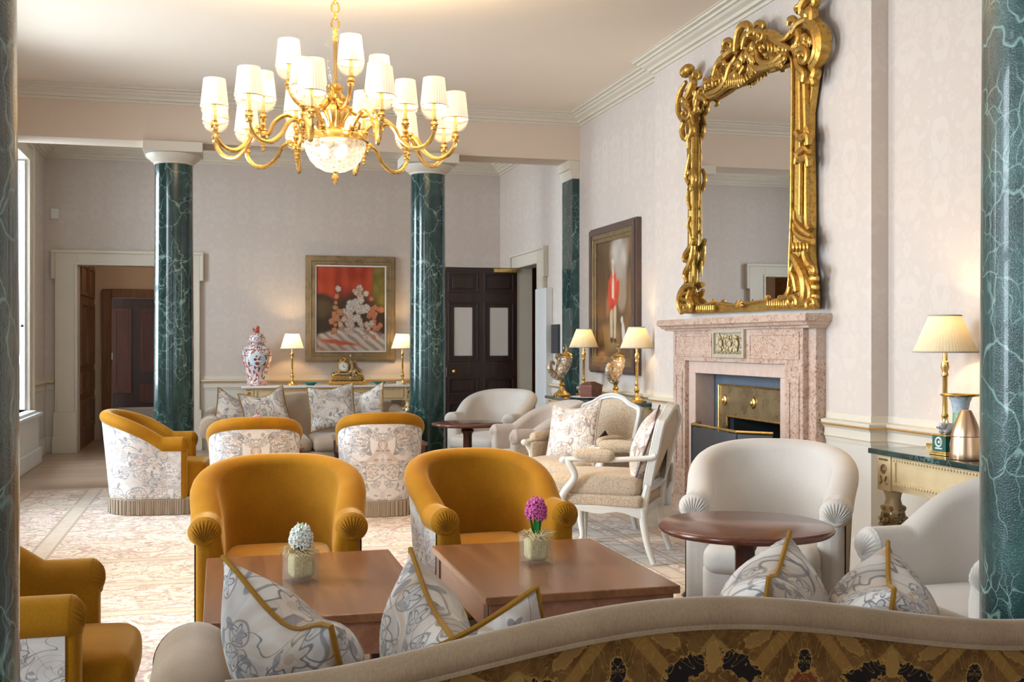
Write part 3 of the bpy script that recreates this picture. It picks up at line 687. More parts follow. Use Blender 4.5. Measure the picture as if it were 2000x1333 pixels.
for x0, x1, z0, z1 in ((-1.16, -.55, .92, 1.88), (-1.16, -.55, .45, .74), (-.45, .1, .92, 1.88), (-1.55, -1.28, .6, 1.88)):
    I = [(x0+.05, 17.6, z0+.05), (x1-.05, 17.6, z0+.05), (x1-.05, 17.6, z1-.05), (x0+.05, 17.6, z1-.05)]; O = [(x0, 17.6, z0), (x1, 17.6, z0), (x1, 17.6, z1), (x0, 17.6, z1)]
    pl.ring(I, O, (0, -.025, 0)); pl.bx(x0+.05, x1-.05, 17.585, 17.6, z0+.05, z1-.05)
struct(pl, 'panel', mm, d3, smooth=False)
struct(MB().ball((-.86, 17.56, .62), .016).ball((-.88, 17.56, 1.8), .02).ball((-.80, 17.56, 1.8), .014), 'brass_fitting', MT['steel'], d3)
struct(MB().bx(-1.475, -1.455, 16.53, 16.62, 1.12, 1.22), 'latch_plate', MT['steel'], d3)
point('passage_fill', (-.9, 15.6, 2.5), 2.2, (1.0, .72, .42), .08)  # unseen fill light added to brighten the passage panelling
point('inner_room_fill', (-.7, 16.95, 2.45), 2.0, (1.0, .7, .42), .08)  # added fill light beyond the inner doorway, no fixture there
tag(MB().rbox((-1.05, 16.2, .22), (.75, .40, .46), .03, 4).build('bench', MT['creamv']), 'low pale upholstered bench in the dark panelled passage', 'bench')

# ---- doorway in the right-hand back corner with its open dark door leaf
d2 = struct(architrave(MB(), lambda a, d, z: (XR2-d, a, z), 12.7, 13.65, 2.32), 'door_2', MT['cream'], smooth=False, bevel=.004)
struct(slab(MB(), (3.9, 5.0), (12.2, 14.3), (FZ, 2.9), [(-BIG, 4.9, 12.3, 14.2, -1, 2.8)]), 'lobby_wall', MT['panel'], d2, smooth=False)
struct(MB().bx(XR2+.002, 3.9, 13.648, 13.66, FZ, 2.32), 'door_jamb', MT['cream'], d2, smooth=False)
LX0, LX1, LY = 2.755, 3.695, 13.64
cols = [(2.80, 3.185), (3.265, 3.655)]; rows = [(.10, .60), (.70, .92), (1.13, 1.875), (2.0, 2.25)]
holes = [(c[0], c[1], -BIG, BIG, r[0], r[1]) for c in cols for r in rows]
leaf = slab(MB(), (LX0, LX1), (LY, LY+.045), (0, 2.318), holes)
dl = struct(leaf, 'door_leaf', MT['door'], d2, smooth=False)
pn = MB(); gl = MB(); mo = MB()
for c in cols:
    for k, r in enumerate(rows):
        if k == 2:
            gl.bx(c[0]+.07, c[1]-.07, LY+.018, LY+.026, r[0]+.06, r[1]-.06)
            pn.ring([(a, LY+.01, b) for a, b in ((c[0]+.075, r[0]+.065), (c[1]-.075, r[0]+.065), (c[1]-.075, r[1]-.065), (c[0]+.075, r[1]-.065))],
                    [(a, LY+.01, b) for a, b in ((c[0], r[0]), (c[1], r[0]), (c[1], r[1]), (c[0], r[1]))], (0, .025, 0))
        else:
            pn.bx(c[0], c[1], LY+.016, LY+.03, r[0], r[1]); pn.box(((c[0]+c[1])/2, LY+.012, (r[0]+r[1])/2), (c[1]-c[0]-.10, .018, r[1]-r[0]-.10))
        I = [(c[0]+.022, r[0]+.022), (c[1]-.022, r[0]+.022), (c[1]-.022, r[1]-.022), (c[0]+.022, r[1]-.022)]; O = [(c[0]-.008, r[0]-.008), (c[1]+.008, r[0]-.008), (c[1]+.008, r[1]+.008), (c[0]-.008, r[1]+.008)]
        mo.ring([(a, LY-.006, b) for a, b in I], [(a, LY-.006, b) for a, b in O], (0, .018, 0))
struct(pn, 'door_panel', MT['door'], dl, smooth=False, bevel=.01); struct(mo, 'panel_moulding', MT['door'], dl, smooth=False, bevel=.006)
struct(gl, 'frosted_pane', MT['frost'], dl, smooth=False)
struct(MB().ball((2.86, LY-.05, 1.0), .028).lathe([(.012, 0), (.012, .05), (.026, .055)], M=Matrix.Translation((2.86, LY, 1.0)) @ Matrix.Rotation(PI/2, 4, 'X'), n=12), 'door_knob', MT['brass'], dl)
struct(MB().bx(2.762, 2.775, LY-.004, LY, .93, 1.05), 'lock_plate', MT['steel'], dl, smooth=False)
struct(MB().bx(3.38, 3.69, LY-.05, LY-.002, 2.255, 2.305), 'door_closer', MT['brass'], dl, smooth=False, bevel=.005)
tag(MB().bx(3.655, 3.74, 12.22, 12.66, FZ, 2.0).build('wall_panel', MT['white'], smooth=False, bevel=.008), 'tall white flush panel standing against the wall beside the open dark doorway', 'panel')
bd = tag(MB().bx(3.715, 3.739, 11.93, 12.20, 1.24, 1.57).build('notice_board', MT['black'], smooth=False), 'small dark slate notice board on the wall beside the square green pilaster', 'board')
ln = MB()
for k in range(9): ln.bx(3.711, 3.7155, 11.95, 12.18, 1.27+k*.033, 1.274+k*.033)
ln.build('ruled_line', plain('grey_rule', (.09, .09, .10), .6), bd, smooth=False)
tag(MB().bx(-2.02, -1.93, YB-.035, YB-.001, 2.90, 3.03).build('wall_sensor', MT['white'], smooth=False, bevel=.006), 'small white sensor box high on the back wall near the window corner', 'sensor')

# ---- columns
def column(label, x, y, top, rb=.196, rt=.184, mat='green', cap=True):
    c = thing('marble_column', label, 'column', (x, y, FZ)); c['kind'] = 'thing'
    H = top-FZ; zs = H-.195; pb = .272 if cap and top < 3.5 else .235
    prof = [(rb+(rt-rb)*smooth(.15, 1, k/14), .16+(zs-.16)*k/14) for k in range(15)]
    MB().lathe(prof, n=48).build('shaft', MT[mat], c, angle=60)
    MB().lathe([(.235, .085), (.246, .095), (.246, .115), (.235, .125), (.212, .128), (.21, .135), (.218, .14), (.218, .152), (.205, .162), (.19, .165)], n=48).bx(-pb, pb, -pb, pb, 0, .085).build('base', MT['cream'], c)
    if cap:
        MB().lathe([(rt-.005, zs-.01), (rt+.012, zs), (rt+.012, zs+.012), (rt+.02, zs+.016), (.245, zs+.05), (.265, zs+.075), (.272, zs+.092), (.262, zs+.095)], n=48).build('echinus', MT['cream'], c)
        MB().bx(-.283, .283, -.283, .283, zs+.095, H).build('abacus', MT['cream'], c, smooth=False, bevel=.006)
    return c
column('green marble column beside the panelled passage doorway, under the ceiling beam', -.44, 11.6, 3.348)
column('green marble column between the red painting and the dark open door', 2.157, 11.6, 3.348)
column('green marble column cropped by the left edge of the photo, beside the cut-off mustard chair', -.554, 2.2, CZ, mat='green_left')
column('lacquered green marble column nearest the camera at the right, before the gilded console', 2.272, 2.6, CZ, mat='green_near')
pc = thing('marble_pilaster', 'square green marble pilaster against the right wall under the beam', 'pilaster', (0, 0, 0)); pc['kind'] = 'thing'
MB().bx(3.72, 3.7995, 11.42, 11.79, .12, 3.15).build('shaft', MT['green'], pc, smooth=False)
MB().bx(3.67, 3.7995, 11.405, 11.798, 3.25, 3.348).box((3.757, 11.605, 3.20), (.084, .37, .10), Matrix.Identity(4), (1.7, 1.06)).build('capital', MT['cream'], pc, smooth=False, bevel=.004)
MB().bx(3.69, 3.7995, 11.405, 11.798, FZ, .12).build('base', MT['cream'], pc, smooth=False, bevel=.01)
# ---- rug
rg = MB().bx(-1.75, 3.12, 3.03, 10.95, -.0118, 0).build('rug', MT['rug'], smooth=False)
tag(rg, 'large pale floral carpet with muted pink and tan borders', 'rug')
# ---------------------------------------------------------------- tub armchairs
def tub_chair(name, label, cat, loc, rz, mv, mo, fringe, group):
    c = thing(name, label, cat, loc, rz, group)
    a, yf, y0, D = .268, -.245, .02, .275
    N = 22; M2 = 44; P = []
    for i in range(N): P.append(Vector((-a, yf+(y0-yf)*i/N, 0)))
    for i in range(M2+1):
        ph = PI-PI*i/M2; cx, sx = math.cos(ph), math.sin(ph)
        P.append(Vector((a*math.copysign(abs(cx)**(2/2.25), cx), y0+D*abs(sx)**(2/2.25), 0)))
    for i in range(N-1, -1, -1): P.append(Vector((a, yf+(y0-yf)*i/N, 0)))
    K = len(P); arc = [0]
    for i in range(1, K): arc.append(arc[-1]+(P[i]-P[i-1]).length)
    NR = []
    for i in range(K):
        t = (P[min(i+1, K-1)]-P[max(i-1, 0)]).normalized(); NR.append(Vector((-t.y, t.x, 0)))
    def hgt(y):
        t = max(0, min(1, (y+.10)/.395)); return .615+.205*(1-(1-t)**1.3)
    def lean(y): return .065*smooth(-.15, .3, y)
    def pt(i, n, z):
        p = P[i]+NR[i]*(n+lean(P[i].y)*(z-.14)/.67)
        return Vector((p.x, p.y, z))
    def sect(i):
        y = P[i].y; h = hgt(y); t = max(0, min(1, (y+.115)/.4)); r = .064-.010*t; nc = .018; zc = h-r; L = []
        for k in range(6): L.append((.052, .13+(zc-.035-.13)*k/5))
        for k in range(15):
            an = R(-62+k*(62+195)/14); L.append((nc+r*math.cos(an), zc+r*math.sin(an)))
        for k in range(1, 7): L.append((-.055, zc-.02-(zc-.02-.12)*k/6))
        return L, nc, zc, r
    rows = []
    for i in range(K):
        L, nc, zc, r = sect(i); rows.append([pt(i, n, z) for n, z in L])
    J = len(rows[0]); up = MB()
    up.grid(lambda u, v: rows[round(u*(K-1))][round(v*(J-1))], K-1, J-1, uvf=lambda u, v: (arc[round(u*(K-1))]-arc[-1]/2, v))
    for e in (0, K-1):
        L, nc, zc, r = sect(e)
        def cap(u, v, e=e, L=L, nc=nc, zc=zc):
            n, z = L[round(u*(J-1))]; k = [1, .985, .93, .75, .45, 0][round(v*5)]; b = [0, .012, .024, .034, .038, .040][round(v*5)]
            roll = 5 < round(u*(J-1)) < 21
            zz = zc+(z-zc)*k if roll else z
            p = pt(e, nc*(1 if roll else 0)+(n-nc*(1 if roll else 0))*k, zz); return Vector((p.x, p.y-b, p.z))
        up.grid(cap, J-1, 5)
    up.build('upholstery', mv, c, angle=75)
    # gathered pleats on the arm fronts
    for e in (0, K-1):
        pm = MB(); L, nc, zc, r = sect(e)
        def pl(u, v, e=e, nc=nc, zc=zc, r=r):
            th = R(-90)+2*PI*u; q = v; rr = r*(1.03-.02*q)*q
            oz = -r*.62*(1-q)
            p = pt(e, nc+rr*math.cos(th), zc+oz+rr*math.sin(th)*(1 if math.sin(th) > 0 else 1))
            rid = abs(math.sin(11*(th-R(90))))
            up_ = smooth(-.5, .2, math.sin(th))
            return Vector((p.x, p.y-.046+.034*q**4-.010*rid*up_*q*(1-q**3)*1.9, p.z))
        pm.grid(pl, 88, 7, cu=True); pm.build('arm_pleats', mv, c, angle=80)
    # patterned outer covering
    oc = MB()
    def of(u, v):
        i = round(u*(K-1)); L, nc, zc, r = sect(i); z = .13+(zc-.030-.13)*v; return pt(i, .058, z)
    oc.grid(of, K-1, 10, uvf=lambda u, v: (arc[round(u*(K-1))]-arc[-1]/2, .13+(.6)*v))
    oc.build('outer_cover', mo, c, angle=75)
    # seat
    MB().rbox((0, -.085, .338), (.46, .67, .14), .055, 7, (0.0, .015, .02)).build('seat_cushion', mv, c, angle=75)
    MB().rbox((0, -.095, .225), (.465, .61, .20), .035, 6, (0, .01, 0)).build('seat_base', mv, c, angle=75)
    # base outline for fringe or plinth
    out = []
    for p, n in zip(P, NR): out.append((p.x+n.x*.060, p.y+n.y*.060))
    out += [(.25, -.395), (.225, -.41), (-.225, -.41), (-.25, -.395)]
    if fringe:
        B = MB().sweep([(0, .115), (.006, .118), (.008, .128), (.006, .14), (0, .143)], out[::-1], closed=True)
        B.build('braid', MT['fringe_braid'], c)
        per = [0]; O = out+[out[0]]
        for i in range(1, len(O)): per.append(per[-1]+math.hypot(O[i][0]-O[i-1][0], O[i][1]-O[i-1][1]))
        T = per[-1]; n = 560
        def at(s):
            s = s % T
            for i in range(1, len(O)):
                if per[i] >= s:
                    f = (s-per[i-1])/max(1e-9, per[i]-per[i-1]); x = O[i-1][0]+(O[i][0]-O[i-1][0])*f; y = O[i-1][1]+(O[i][1]-O[i-1][1])*f
                    d = math.hypot(O[i][0]-O[i-1][0], O[i][1]-O[i-1][1]) or 1
                    return x, y, (O[i][1]-O[i-1][1])/d, -(O[i][0]-O[i-1][0])/d
        pts = [at(T*k/n) for k in range(n)]
        cx = 0
        def ff(u, v):
            k = round(u*n) % n; x, y, nx, ny = pts[k]; w = .0035*math.sin(2*PI*k/n*140)+.004*(1-v)*math.sin(k*.37)
            if nx*x+ny*y < 0: nx, ny = -nx, -ny
            return Vector((x+nx*(w+.004), y+ny*(w+.004), .004+.116*v))
        MB().grid(ff, n, 2, cu=True, uvf=lambda u, v: (u*T, v*.1)).build('fringe', MT['fringe'], c, angle=80)
    else:
        MB().sweep([(-.035, .03), (-.014, .03), (-.014, .135), (-.035, .135)], out[::-1], closed=True).build('plinth', mv, c, angle=60)
        for x, y in ((-.21, -.3), (.21, -.3), (-.17, .22), (.17, .22)): MB().lathe([(.018, 0), (.025, .05), (.024, .13)], (x, y, 0), 12).build('foot', MT['mahog_v'], c)
    return c
MT['fringe_braid'] = plain('braid', (.46, .37, .27), .9, var=.3, scale=120)
GM = 'mustard velvet tub armchairs'
m0 = tub_chair('tub_armchair', 'mustard velvet armchair with fringe seen from its patterned side, beside the far green column', 'armchair', (-.50, 9.42, 0), R(90-6), MT['mustard'], MT['print'], True, GM)
dup(m0, (.265, 5.12, 0), R(-3), 'mustard velvet armchair facing the camera behind the table with the white hyacinth', (1.09, 1.0, 1.0))
dup(m0, (1.25, 5.155, 0), R(6), 'mustard velvet armchair facing the camera behind the table with the pink hyacinth', (1.03, 1.0, 1.0))
dup(m0, (.26, 8.62, 0), R(180), 'mustard armchair seen from its patterned back, a pink flower peeping over its rim', (.97, 1, 1))
dup(m0, (1.255, 8.90, 0), R(180-4), 'mustard armchair with patterned back and fringe, seen from behind beside the turned table leg', (.97, 1, 1))
dup(m0, (-.68, 3.77, 0), R(90), 'mustard velvet armchair cut off by the left column, its seat pointing right', (1, 1, 1))
GC = 'cream velvet tub armchairs'
c0 = tub_chair('tub_armchair', 'cream velvet armchair behind the larger round table, before the fireplace', 'armchair', (2.63, 4.93, 0), R(-34), MT['creamv'], MT['olive'], False, GC); c0.scale = (1.14, 1.10, 1.04)
dup(c0, (2.70, 10.92, 0), R(-42), 'cream velvet armchair in front of the dark open door', (1.14, 1.10, 1.07))
dup(c0, (2.72, 3.45, 0), R(-88), 'cream velvet armchair partly hidden by the right green column', (1.14, 1.06, 1.05))
tub_chair('tub_armchair', 'pale taupe armchair with speckled sides, behind the grey-framed bergere chair', 'armchair', (2.62, 9.10, 0), R(-88), MT['taupe_pale'], MT['beige'], False, 'pale taupe armchair').scale = (1.06, 1.04, 1.05)

# ---------------------------------------------------------------- sofas
def sofa(name, label, loc, rz, back_mat, group, vel='taupe'):
    c = thing(name, label, 'sofa', loc, rz, group); mv = MT[vel]
    W = .90; 
    def hb(x):
        d = min(1, abs(x)/.88); return .757+.098*(.5+.5*math.cos(PI*d))
    # back: swept along x. local: front -Y; outer back at y=.42
    K = 56
    def sec(x):
        h = hb(x); r = .033; yc = .382; zc = h-r; L = []
        for k in range(6): L.append((.40-.02*(1-k/5), .10+(zc-.03-.10)*k/5))
        for k in range(15):
            an = R(-50+k*(50+200)/14); L.append((yc+r*1.05*math.cos(an), zc+r*math.sin(an)))
        for k in range(1, 7): L.append((yc-.052-.12*(k/6), zc-.03-(zc-.03-.36)*k/6))
        return L
    J = 27
    xs = [-W+2*W*i/K for i in range(K+1)]
    MB().grid(lambda u, v: (lambda L: Vector((xs[round(u*K)], L[round(v*(J-1))][0], L[round(v*(J-1))][1])))(sec(xs[round(u*K)])), K, J-1).build('backrest', mv, c, angle=80)
    def ob_(u, v):
        x = xs[round(u*K)]; h = hb(x); z = .10+(h-.033-.022-.10)*v; return Vector((x, .407-.02*(1-v), z))
    MB().grid(ob_, K, 8, uvf=lambda u, v: ((u-.5)*2*W, .1+.62*v)).build('back_panel', back_mat, c, angle=80)
    MB().tube([ob_(i/K, 1.0)+Vector((0, .003, 0)) for i in range(K+1)], .006, 6).build('back_piping', mv, c)
    # scroll arms
    for s in (-1, 1):
        ar = MB(); xc = s*.935; r = .108; zc = .545
        n = 26; ys = [-.50+.90*k/16 for k in range(17)]
        L = []
        for k in range(5): L.append((.045, .10+(zc-.07-.10)*k/4))
        for k in range(20):
            an = R(-70+k*(70+215)/19); L.append((.035+r*math.cos(an)*.95, zc+r*math.sin(an)))
        for k in range(1, 5): L.append((-.085, zc-.06-(zc-.06-.2)*k/4))
        JJ = len(L)
        def f(u, v):
            q = L[round(v*(JJ-1))]; y = ys[round(u*16)]; e = smooth(.15, .40, y)
            return Vector((xc+s*(q[0]-.035*e), y, q[1]+(.06*e if q[1] > .4 else 0)))
        ar.grid(f, 16, JJ-1)
        def capf(u, v):
            q = L[round(u*(JJ-1))]; k = [1, .97, .85, .5, 0][round(v*4)]; b = [0, .015, .028, .036, .038][round(v*4)]
            roll = 5 <= round(u*(JJ-1)) <= 24; n0 = .035 if roll else -.02
            return Vector((xc+s*(n0+(q[0]-n0)*k), ys[0]-b, (zc+(q[1]-zc)*k) if roll else q[1]))
        ar.grid(capf, JJ-1, 4); ar.build('arm', mv, c, angle=80)
        pm = MB()
        def pl(u, v):
            th = -PI/2+2*PI*u; q = v; rr = r*.97*q; rid = abs(math.sin(9*(th-PI/2)))
            return Vector((xc+s*(.035+rr*math.cos(th)), ys[0]-.044+.034*q**4-.012*rid*q*(1-q**3)*1.6*smooth(-.6, .1, math.sin(th)), zc-r*.5*(1-q)+rr*math.sin(th)))
        pm.grid(pl, 72, 6, cu=True); pm.build('arm_pleats', mv, c, angle=80)
    MB().rbox((0, -.07, .19), (1.82, .84, .24), .03, 6).build('seat_base', mv, c, angle=75)
    for s in (-1, 1):
        sc = MB().rbox((s*.435, -.12, .365), (.865, .80, .14), .06, 7, (0, .012, .022)).build('seat_cushion', mv, c, angle=75)
    for x in (-.85, .85):
        for y in (-.42, .33): MB().lathe([(.022, 0), (.032, .05), (.03, .1)], (x, y, 0), 12).build('foot', MT['mahog_v'], c)
    return c
sofa('camelback_sofa', 'taupe velvet sofa seen from its brown tapestry back across the foreground', (.91, 2.42-.71+.05, 0), R(180), MT['tapestry'], 'taupe velvet sofas').location = (.91, 2.45, FZ)
sofa('camelback_sofa', 'taupe velvet sofa against the back console, under the red painting', (.885, 11.40, FZ), 0, MT['taupe_far'], 'taupe velvet sofas', 'taupe_far')

# ---------------------------------------------------------------- cushions
def cushion(label, loc, rot, mat='pillow', S=.46, T=.17, chop=.10, cat='cushion', group='patterned scatter cushions', cord='mustard_piping', seed=0):
    rn = random.Random(seed); ox, oy = rn.uniform(0, 9), rn.uniform(0, 9)
    t = thing('scatter_cushion', label, cat, loc, 0, group); t.rotation_euler = rot
    n = 20
    def edge(x, z):   # x,z in -1..1 -> plan position with pulled in edges and a chopped top
        px = x*(1-.07*(1-z*z)*abs(x)); pz = z*(1-.07*(1-x*x)*abs(z))
        if z > 0: pz -= chop*2*(1-x*x)**2*z*z
        return px*S/2, pz*S/2
    def f(u, v, s):
        x, z = 2*u-1, 2*v-1; x = math.copysign(abs(x)**.8, x); z = math.copysign(abs(z)**.8, z)
        px, pz = edge(x, z); th = T/2*max(0, (1-abs(x)**2.8)*(1-abs(z)**2.8))**.68
        th *= 1-.28*math.exp(-(x*x/.10))*smooth(-.2, 1, z)*(1 if chop > 0 else 0)
        th += .004*math.sin(7*x+3*z+seed)*max(0, (1-x*x)*(1-z*z))
        return Vector((px, s*th, pz+S/2))
    m = MB()
    for s in (-1, 1): m.grid(lambda u, v, s=s: f(u, v, s), n, n, uvf=lambda u, v, s=s: (u*S+ox+(3 if s > 0 else 0), v*S+oy))
    m.build('cover', MT[mat], t, angle=80)
    pts = []
    for k in range(15): x = -1+2*k/15; pts.append((x, -1))
    for k in range(15): z = -1+2*k/15; pts.append((1, z))
    for k in range(15): x = 1-2*k/15; pts.append((x, 1))
    for k in range(15): z = 1-2*k/15; pts.append((-1, z))
    P = []
    for x, z in pts:
        px, pz = edge(x, z); P.append((px, 0, pz+S/2))
    MB().tube(P, .0065, 6, closed=True).build('piping', MT[cord], t)
    return t

# ---------------------------------------------------------------- bergere chairs
def bergere(label, loc, rz, closed):
    c = thing('bergere_chair', label, 'armchair', loc, rz, 'grey-framed bergere chairs'); fm = MT['frame']; bm_ = MT['beige']
    w, d = .30, .27
    # legs
    for x, y, rear in ((-w, -d, 0), (w, -d, 0), (-w*.85, d, 1), (w*.85, d, 1)):
        sx = math.copysign(1, x); sy = 1 if rear else -1
        if rear: pts = [(x, y, .33), (x, y+.01, .22), (x+sx*.004, y+.035, .10), (x+sx*.006, y+.07, 0)]; rr = [.026, .024, .020, .017]
        else: pts = [(x, y, .34), (x+sx*.014, y-.016, .27), (x+sx*.008, y-.008, .15), (x-sx*.004, y+.006, .05), (x+sx*.004, y-.012, 0)]; rr = [.030, .031, .022, .016, .020]
        sp = spline(pts, 5); L = len(pts)-1
        rs = [rr[min(L, int(k/5))]*(1-(k/5) % 1)+rr[min(L, int(k/5)+1)]*((k/5) % 1) for k in range(len(sp))]
        MB().tube(sp, rs, 10).build('leg', fm, c)
    # seat rail with shaped apron
    def rail(p0, p1, drop):
        m = MB(); p0, p1 = Vector(p0), Vector(p1); n = 14; dirv = (p1-p0).normalized(); nr = Vector((dirv.y, -dirv.x, 0))*.022
        rows = []
        for k in range(n+1):
            t = k/n; p = p0.lerp(p1, t); b = .285+drop*(1-math.cos(2*PI*t))*.5-.012*math.cos(4*PI*t)
            rows.append([p-nr+Vector((0, 0, b)), p+nr+Vector((0, 0, b)), p+nr+Vector((0, 0, .345)), p-nr+Vector((0, 0, .345))])
        m.grid(lambda u, v: rows[round(u*n)][round(v*4) % 4], n, 4); return m
    r = rail((-w, -d, 0), (w, -d, 0), .02); b = rail((w*.85, d, 0), (-w*.85, d, 0), .02)
    for q in (rail((w, -d, 0), (w*.85, d, 0), .02), rail((-w*.85, d, 0), (-w, -d, 0), .02), b): r.add(q.v, q.f)
    r.build('seat_rail', fm, c, bevel=.004)
    MB().rbox((0, 0, .375), (.60, .555, .08), .025, 6).build('seat_upholstery', bm_, c, angle=75)
    MB().rbox((0, -.045, .455), (.575, .60, .125), .05, 7, (0, .01, .025)).build('seat_cushion', bm_, c, angle=75)
    # back frame: contour in local (x, s) on a leaning plane
    lean = R(13)
    def B(x, s, n=0): return Vector((x, d+.0+s*math.sin(lean)+n*math.cos(lean), .34+s*math.cos(lean)-n*math.sin(lean)))
    half = [(.235, .10), (.262, .22), (.282, .40), (.290, .50), (.280, .545), (.235, .565), (.18, .585), (.10, .628), (0, .645)]
    ct = half+[(-x, s) for x, s in half[-2::-1]]
    outer = [(p.x, p.y) for p in spline([(x, s, 0) for x, s in ct], 5)]
    cen = (0, .36)
    inner = [((x-cen[0])*.86+cen[0], (s-cen[1])*.87+cen[1]) for x, s in outer]
    f = MB(); f.ring([B(x, s, -.022) for x, s in inner]+[], [B(x, s, -.022) for x, s in outer], B(0, 0, .045)-B(0, 0, 0))
    f.build('back_frame', fm, c, bevel=.006)
    md = MB(); md.tube([B(x*.965, (s-.36)*.968+.36, -.024) for x, s in outer], .010, 8); md.build('frame_moulding', fm, c)
    up = MB(); NN = len(inner)
    for s in (-1, 1):
        def fb(u, v, s=s):
            x, q = inner[round(u*(NN-1))]; k = v
            return B(cen[0]+(x-cen[0])*k, cen[1]+(q-cen[1])*k, s*(.010+.035*(1-k**3)) if s < 0 else .012+.012*(1-k**3))
        up.grid(fb, NN-1, 6)
    up.build('back_upholstery', bm_, c, angle=75)
    # stiles down to the rear legs
    for sx in (-1, 1): MB().tube([(sx*w*.85, d, .30), B(sx*.245, .06), B(sx*.24, .14)], [.026, .026, .024], 8).build('stile', fm, c)
    for sx in (-1, 1):
        aw = .325
        sup = spline([(sx*(w-.005), -d+.02, .33), (sx*(w+.02), -d+.06, .42), (sx*(aw), -d+.13, .52), (sx*(aw+.012), -d+.10, .60), (sx*(aw+.008), -d+.075, .628)], 6)
        arm = MB().tube(sup, [.024-.004*k/len(sup) for k in range(len(sup))], 10)
        top = spline([(sx*(aw+.008), -d+.065, .625), (sx*(aw+.008), -d+.15, .632), (sx*(aw-.01), .05, .63), (sx*(aw-.045), d+.03, .645), (sx*.27, d+.085, .66)], 6)
        arm.tube(top, .021, 10, flat=.8); arm.ball((sx*(aw+.008), -d+.06, .622), (.026, .028, .024), 10)
        arm.build('arm', fm, c)
        MB().rbox((sx*(aw-.005), -.02, .655), (.070, .26, .066), .030, 6, (.006, 0, .012)).build('arm_pad', bm_, c, angle=75)
        if closed: MB().rbox((sx*(aw-.03), .03, .49), (.035, .42, .27), .015, 5).build('side_panel', bm_, c, angle=75)
    return c
bergere('grey-framed bergere chair facing left with an upright floral cushion, before the far console', (2.50, 7.55, .012), math.atan2(-.86, .5), True)
bergere('grey-framed open-arm chair turned away, showing its back frame near the fireplace', (2.42, 6.66, .012), math.atan2(-.83, -.56), False)
# ---------------------------------------------------------------- cushions in place
def face(fx, fy): return math.atan2(fx, -fy)
SZ = .50
# foreground sofa (seat top about .50); leaning against the back, tops toward the camera
cushion('patterned cushion with a chopped top, leftmost on the foreground sofa by its arm', (.235, 2.55, .41), (R(-22), R(-9), R(117)), S=.46, T=.25, chop=.16, seed=1)
cushion('patterned cushion on the foreground sofa showing a mustard-piped corner between the two hyacinth tables', (.495, 2.52, .385), (R(-6), R(-14), R(92)), S=.44, T=.24, chop=.04, seed=2)
cushion('patterned cushion mostly hidden behind the sofa back, in front of the pink hyacinth table', (.585, 2.28, .43), (R(-10), R(20), R(180+10)), S=.38, T=.14, chop=.02, seed=3)
cushion('patterned cushion standing edge-on behind the foreground sofa, below the larger round table', (1.27, 2.45, .42), (R(-8), R(4), R(-125)), S=.44, T=.30, chop=.07, seed=4)
cushion('patterned cushion edge-on at the right end of the foreground sofa, before the cropped cream chair', (1.53, 2.36, .405), (R(-6), R(4), R(-122)), S=.43, T=.31, chop=.07, seed=5)
# far sofa
cushion('patterned cushion at the left end of the far sofa, against its scroll arm', (.14, 11.42, .46), (R(-24), R(16), R(18)), S=.44, T=.16, chop=.14, seed=6)
cushion('patterned cushion second from the left arm of the far sofa, overlapping its neighbour', (.50, 11.38, .46), (R(-22), R(-10), R(6)), S=.46, T=.17, chop=.15, seed=7)
cushion('patterned cushion in the right half of the far sofa, leaning on its plain back', (1.14, 11.36, .47), (R(-18), R(-6), R(-6)), S=.48, T=.18, chop=.07, seed=8)
cushion('patterned cushion nearest the right arm of the far sofa, beside the green column', (1.48, 11.44, .48), (R(-16), R(-12), R(-38)), S=.45, T=.16, chop=.12, seed=9)
# bergere cushions
cushion('floral cream cushion upright on the closed-arm bergere chair before the far console', (2.42, 7.50, .52), (R(-20), R(-6), face(-.86, -.5)+.1), 'pillow2', S=.44, T=.17, chop=.10, group='floral bergere cushions', cord='taupe_pale', seed=10)
cushion('floral cushion with dark seam on the open-arm bergere chair by the fireplace', (2.56, 6.57, .52), (R(-20), R(10), face(-.83, .56)+.15), 'pillow2', S=.43, T=.17, chop=.08, group='floral bergere cushions', cord='mahog_v', seed=11)

# ---------------------------------------------------------------- tables
def coffee_table(label, x0, x1, y0, y1, turned=False):
    t = thing('coffee_table', label, 'table', ((x0+x1)/2, (y0+y1)/2, 0), 0, 'rectangular wooden coffee tables')
    w, d = x1-x0, y1-y0
    MB().box((0, 0, .455), (w, d, .03)).build('tabletop', MT['table'], t, smooth=False, bevel=.004)
    lm = MT['table_edge'] if not turned else MT['mahog']
    MB().bx(-w/2+.02, w/2-.02, -d/2+.02, -d/2+.045, .33, .44).bx(-w/2+.02, w/2-.02, d/2-.085, d/2-.06, .33, .44).bx(-w/2+.02, -w/2+.045, -d/2+.045, d/2-.085, .33, .44).bx(w/2-.045, w/2-.02, -d/2+.045, d/2-.085, .33, .44).build('apron', lm, t, smooth=False)
    for sx in (-1, 1):
        for sy in (-1, 1):
            x, y = sx*(w/2-.05), sy*(d/2-.065)
            if turned: MB().box((x, y, .385), (.075, .075, .11)).lathe([(.02, 0), (.028, .02), (.02, .05), (.034, .10), (.036, .14), (.02, .16), (.034, .19), (.024, .24), (.038, .30), (.03, .33)], (x, y, 0), 16).build('leg', MT['mahog_v'], t)
            else: MB().box((x, y, .22), (.07, .07, .44)).build('leg', MT['table_dark'], t, smooth=False, bevel=.004)
    return t
coffee_table('walnut coffee table carrying the white hyacinth, behind the left end of the sofa', -.05, .706, 3.62, 4.72)
coffee_table('walnut coffee table carrying the pink hyacinth, behind the middle of the sofa', .90, 1.635, 3.74, 4.755)
coffee_table('mahogany coffee table with turned legs between the far sofa and the back-view chairs', 1.05, 1.80, 9.70, 10.72, True)
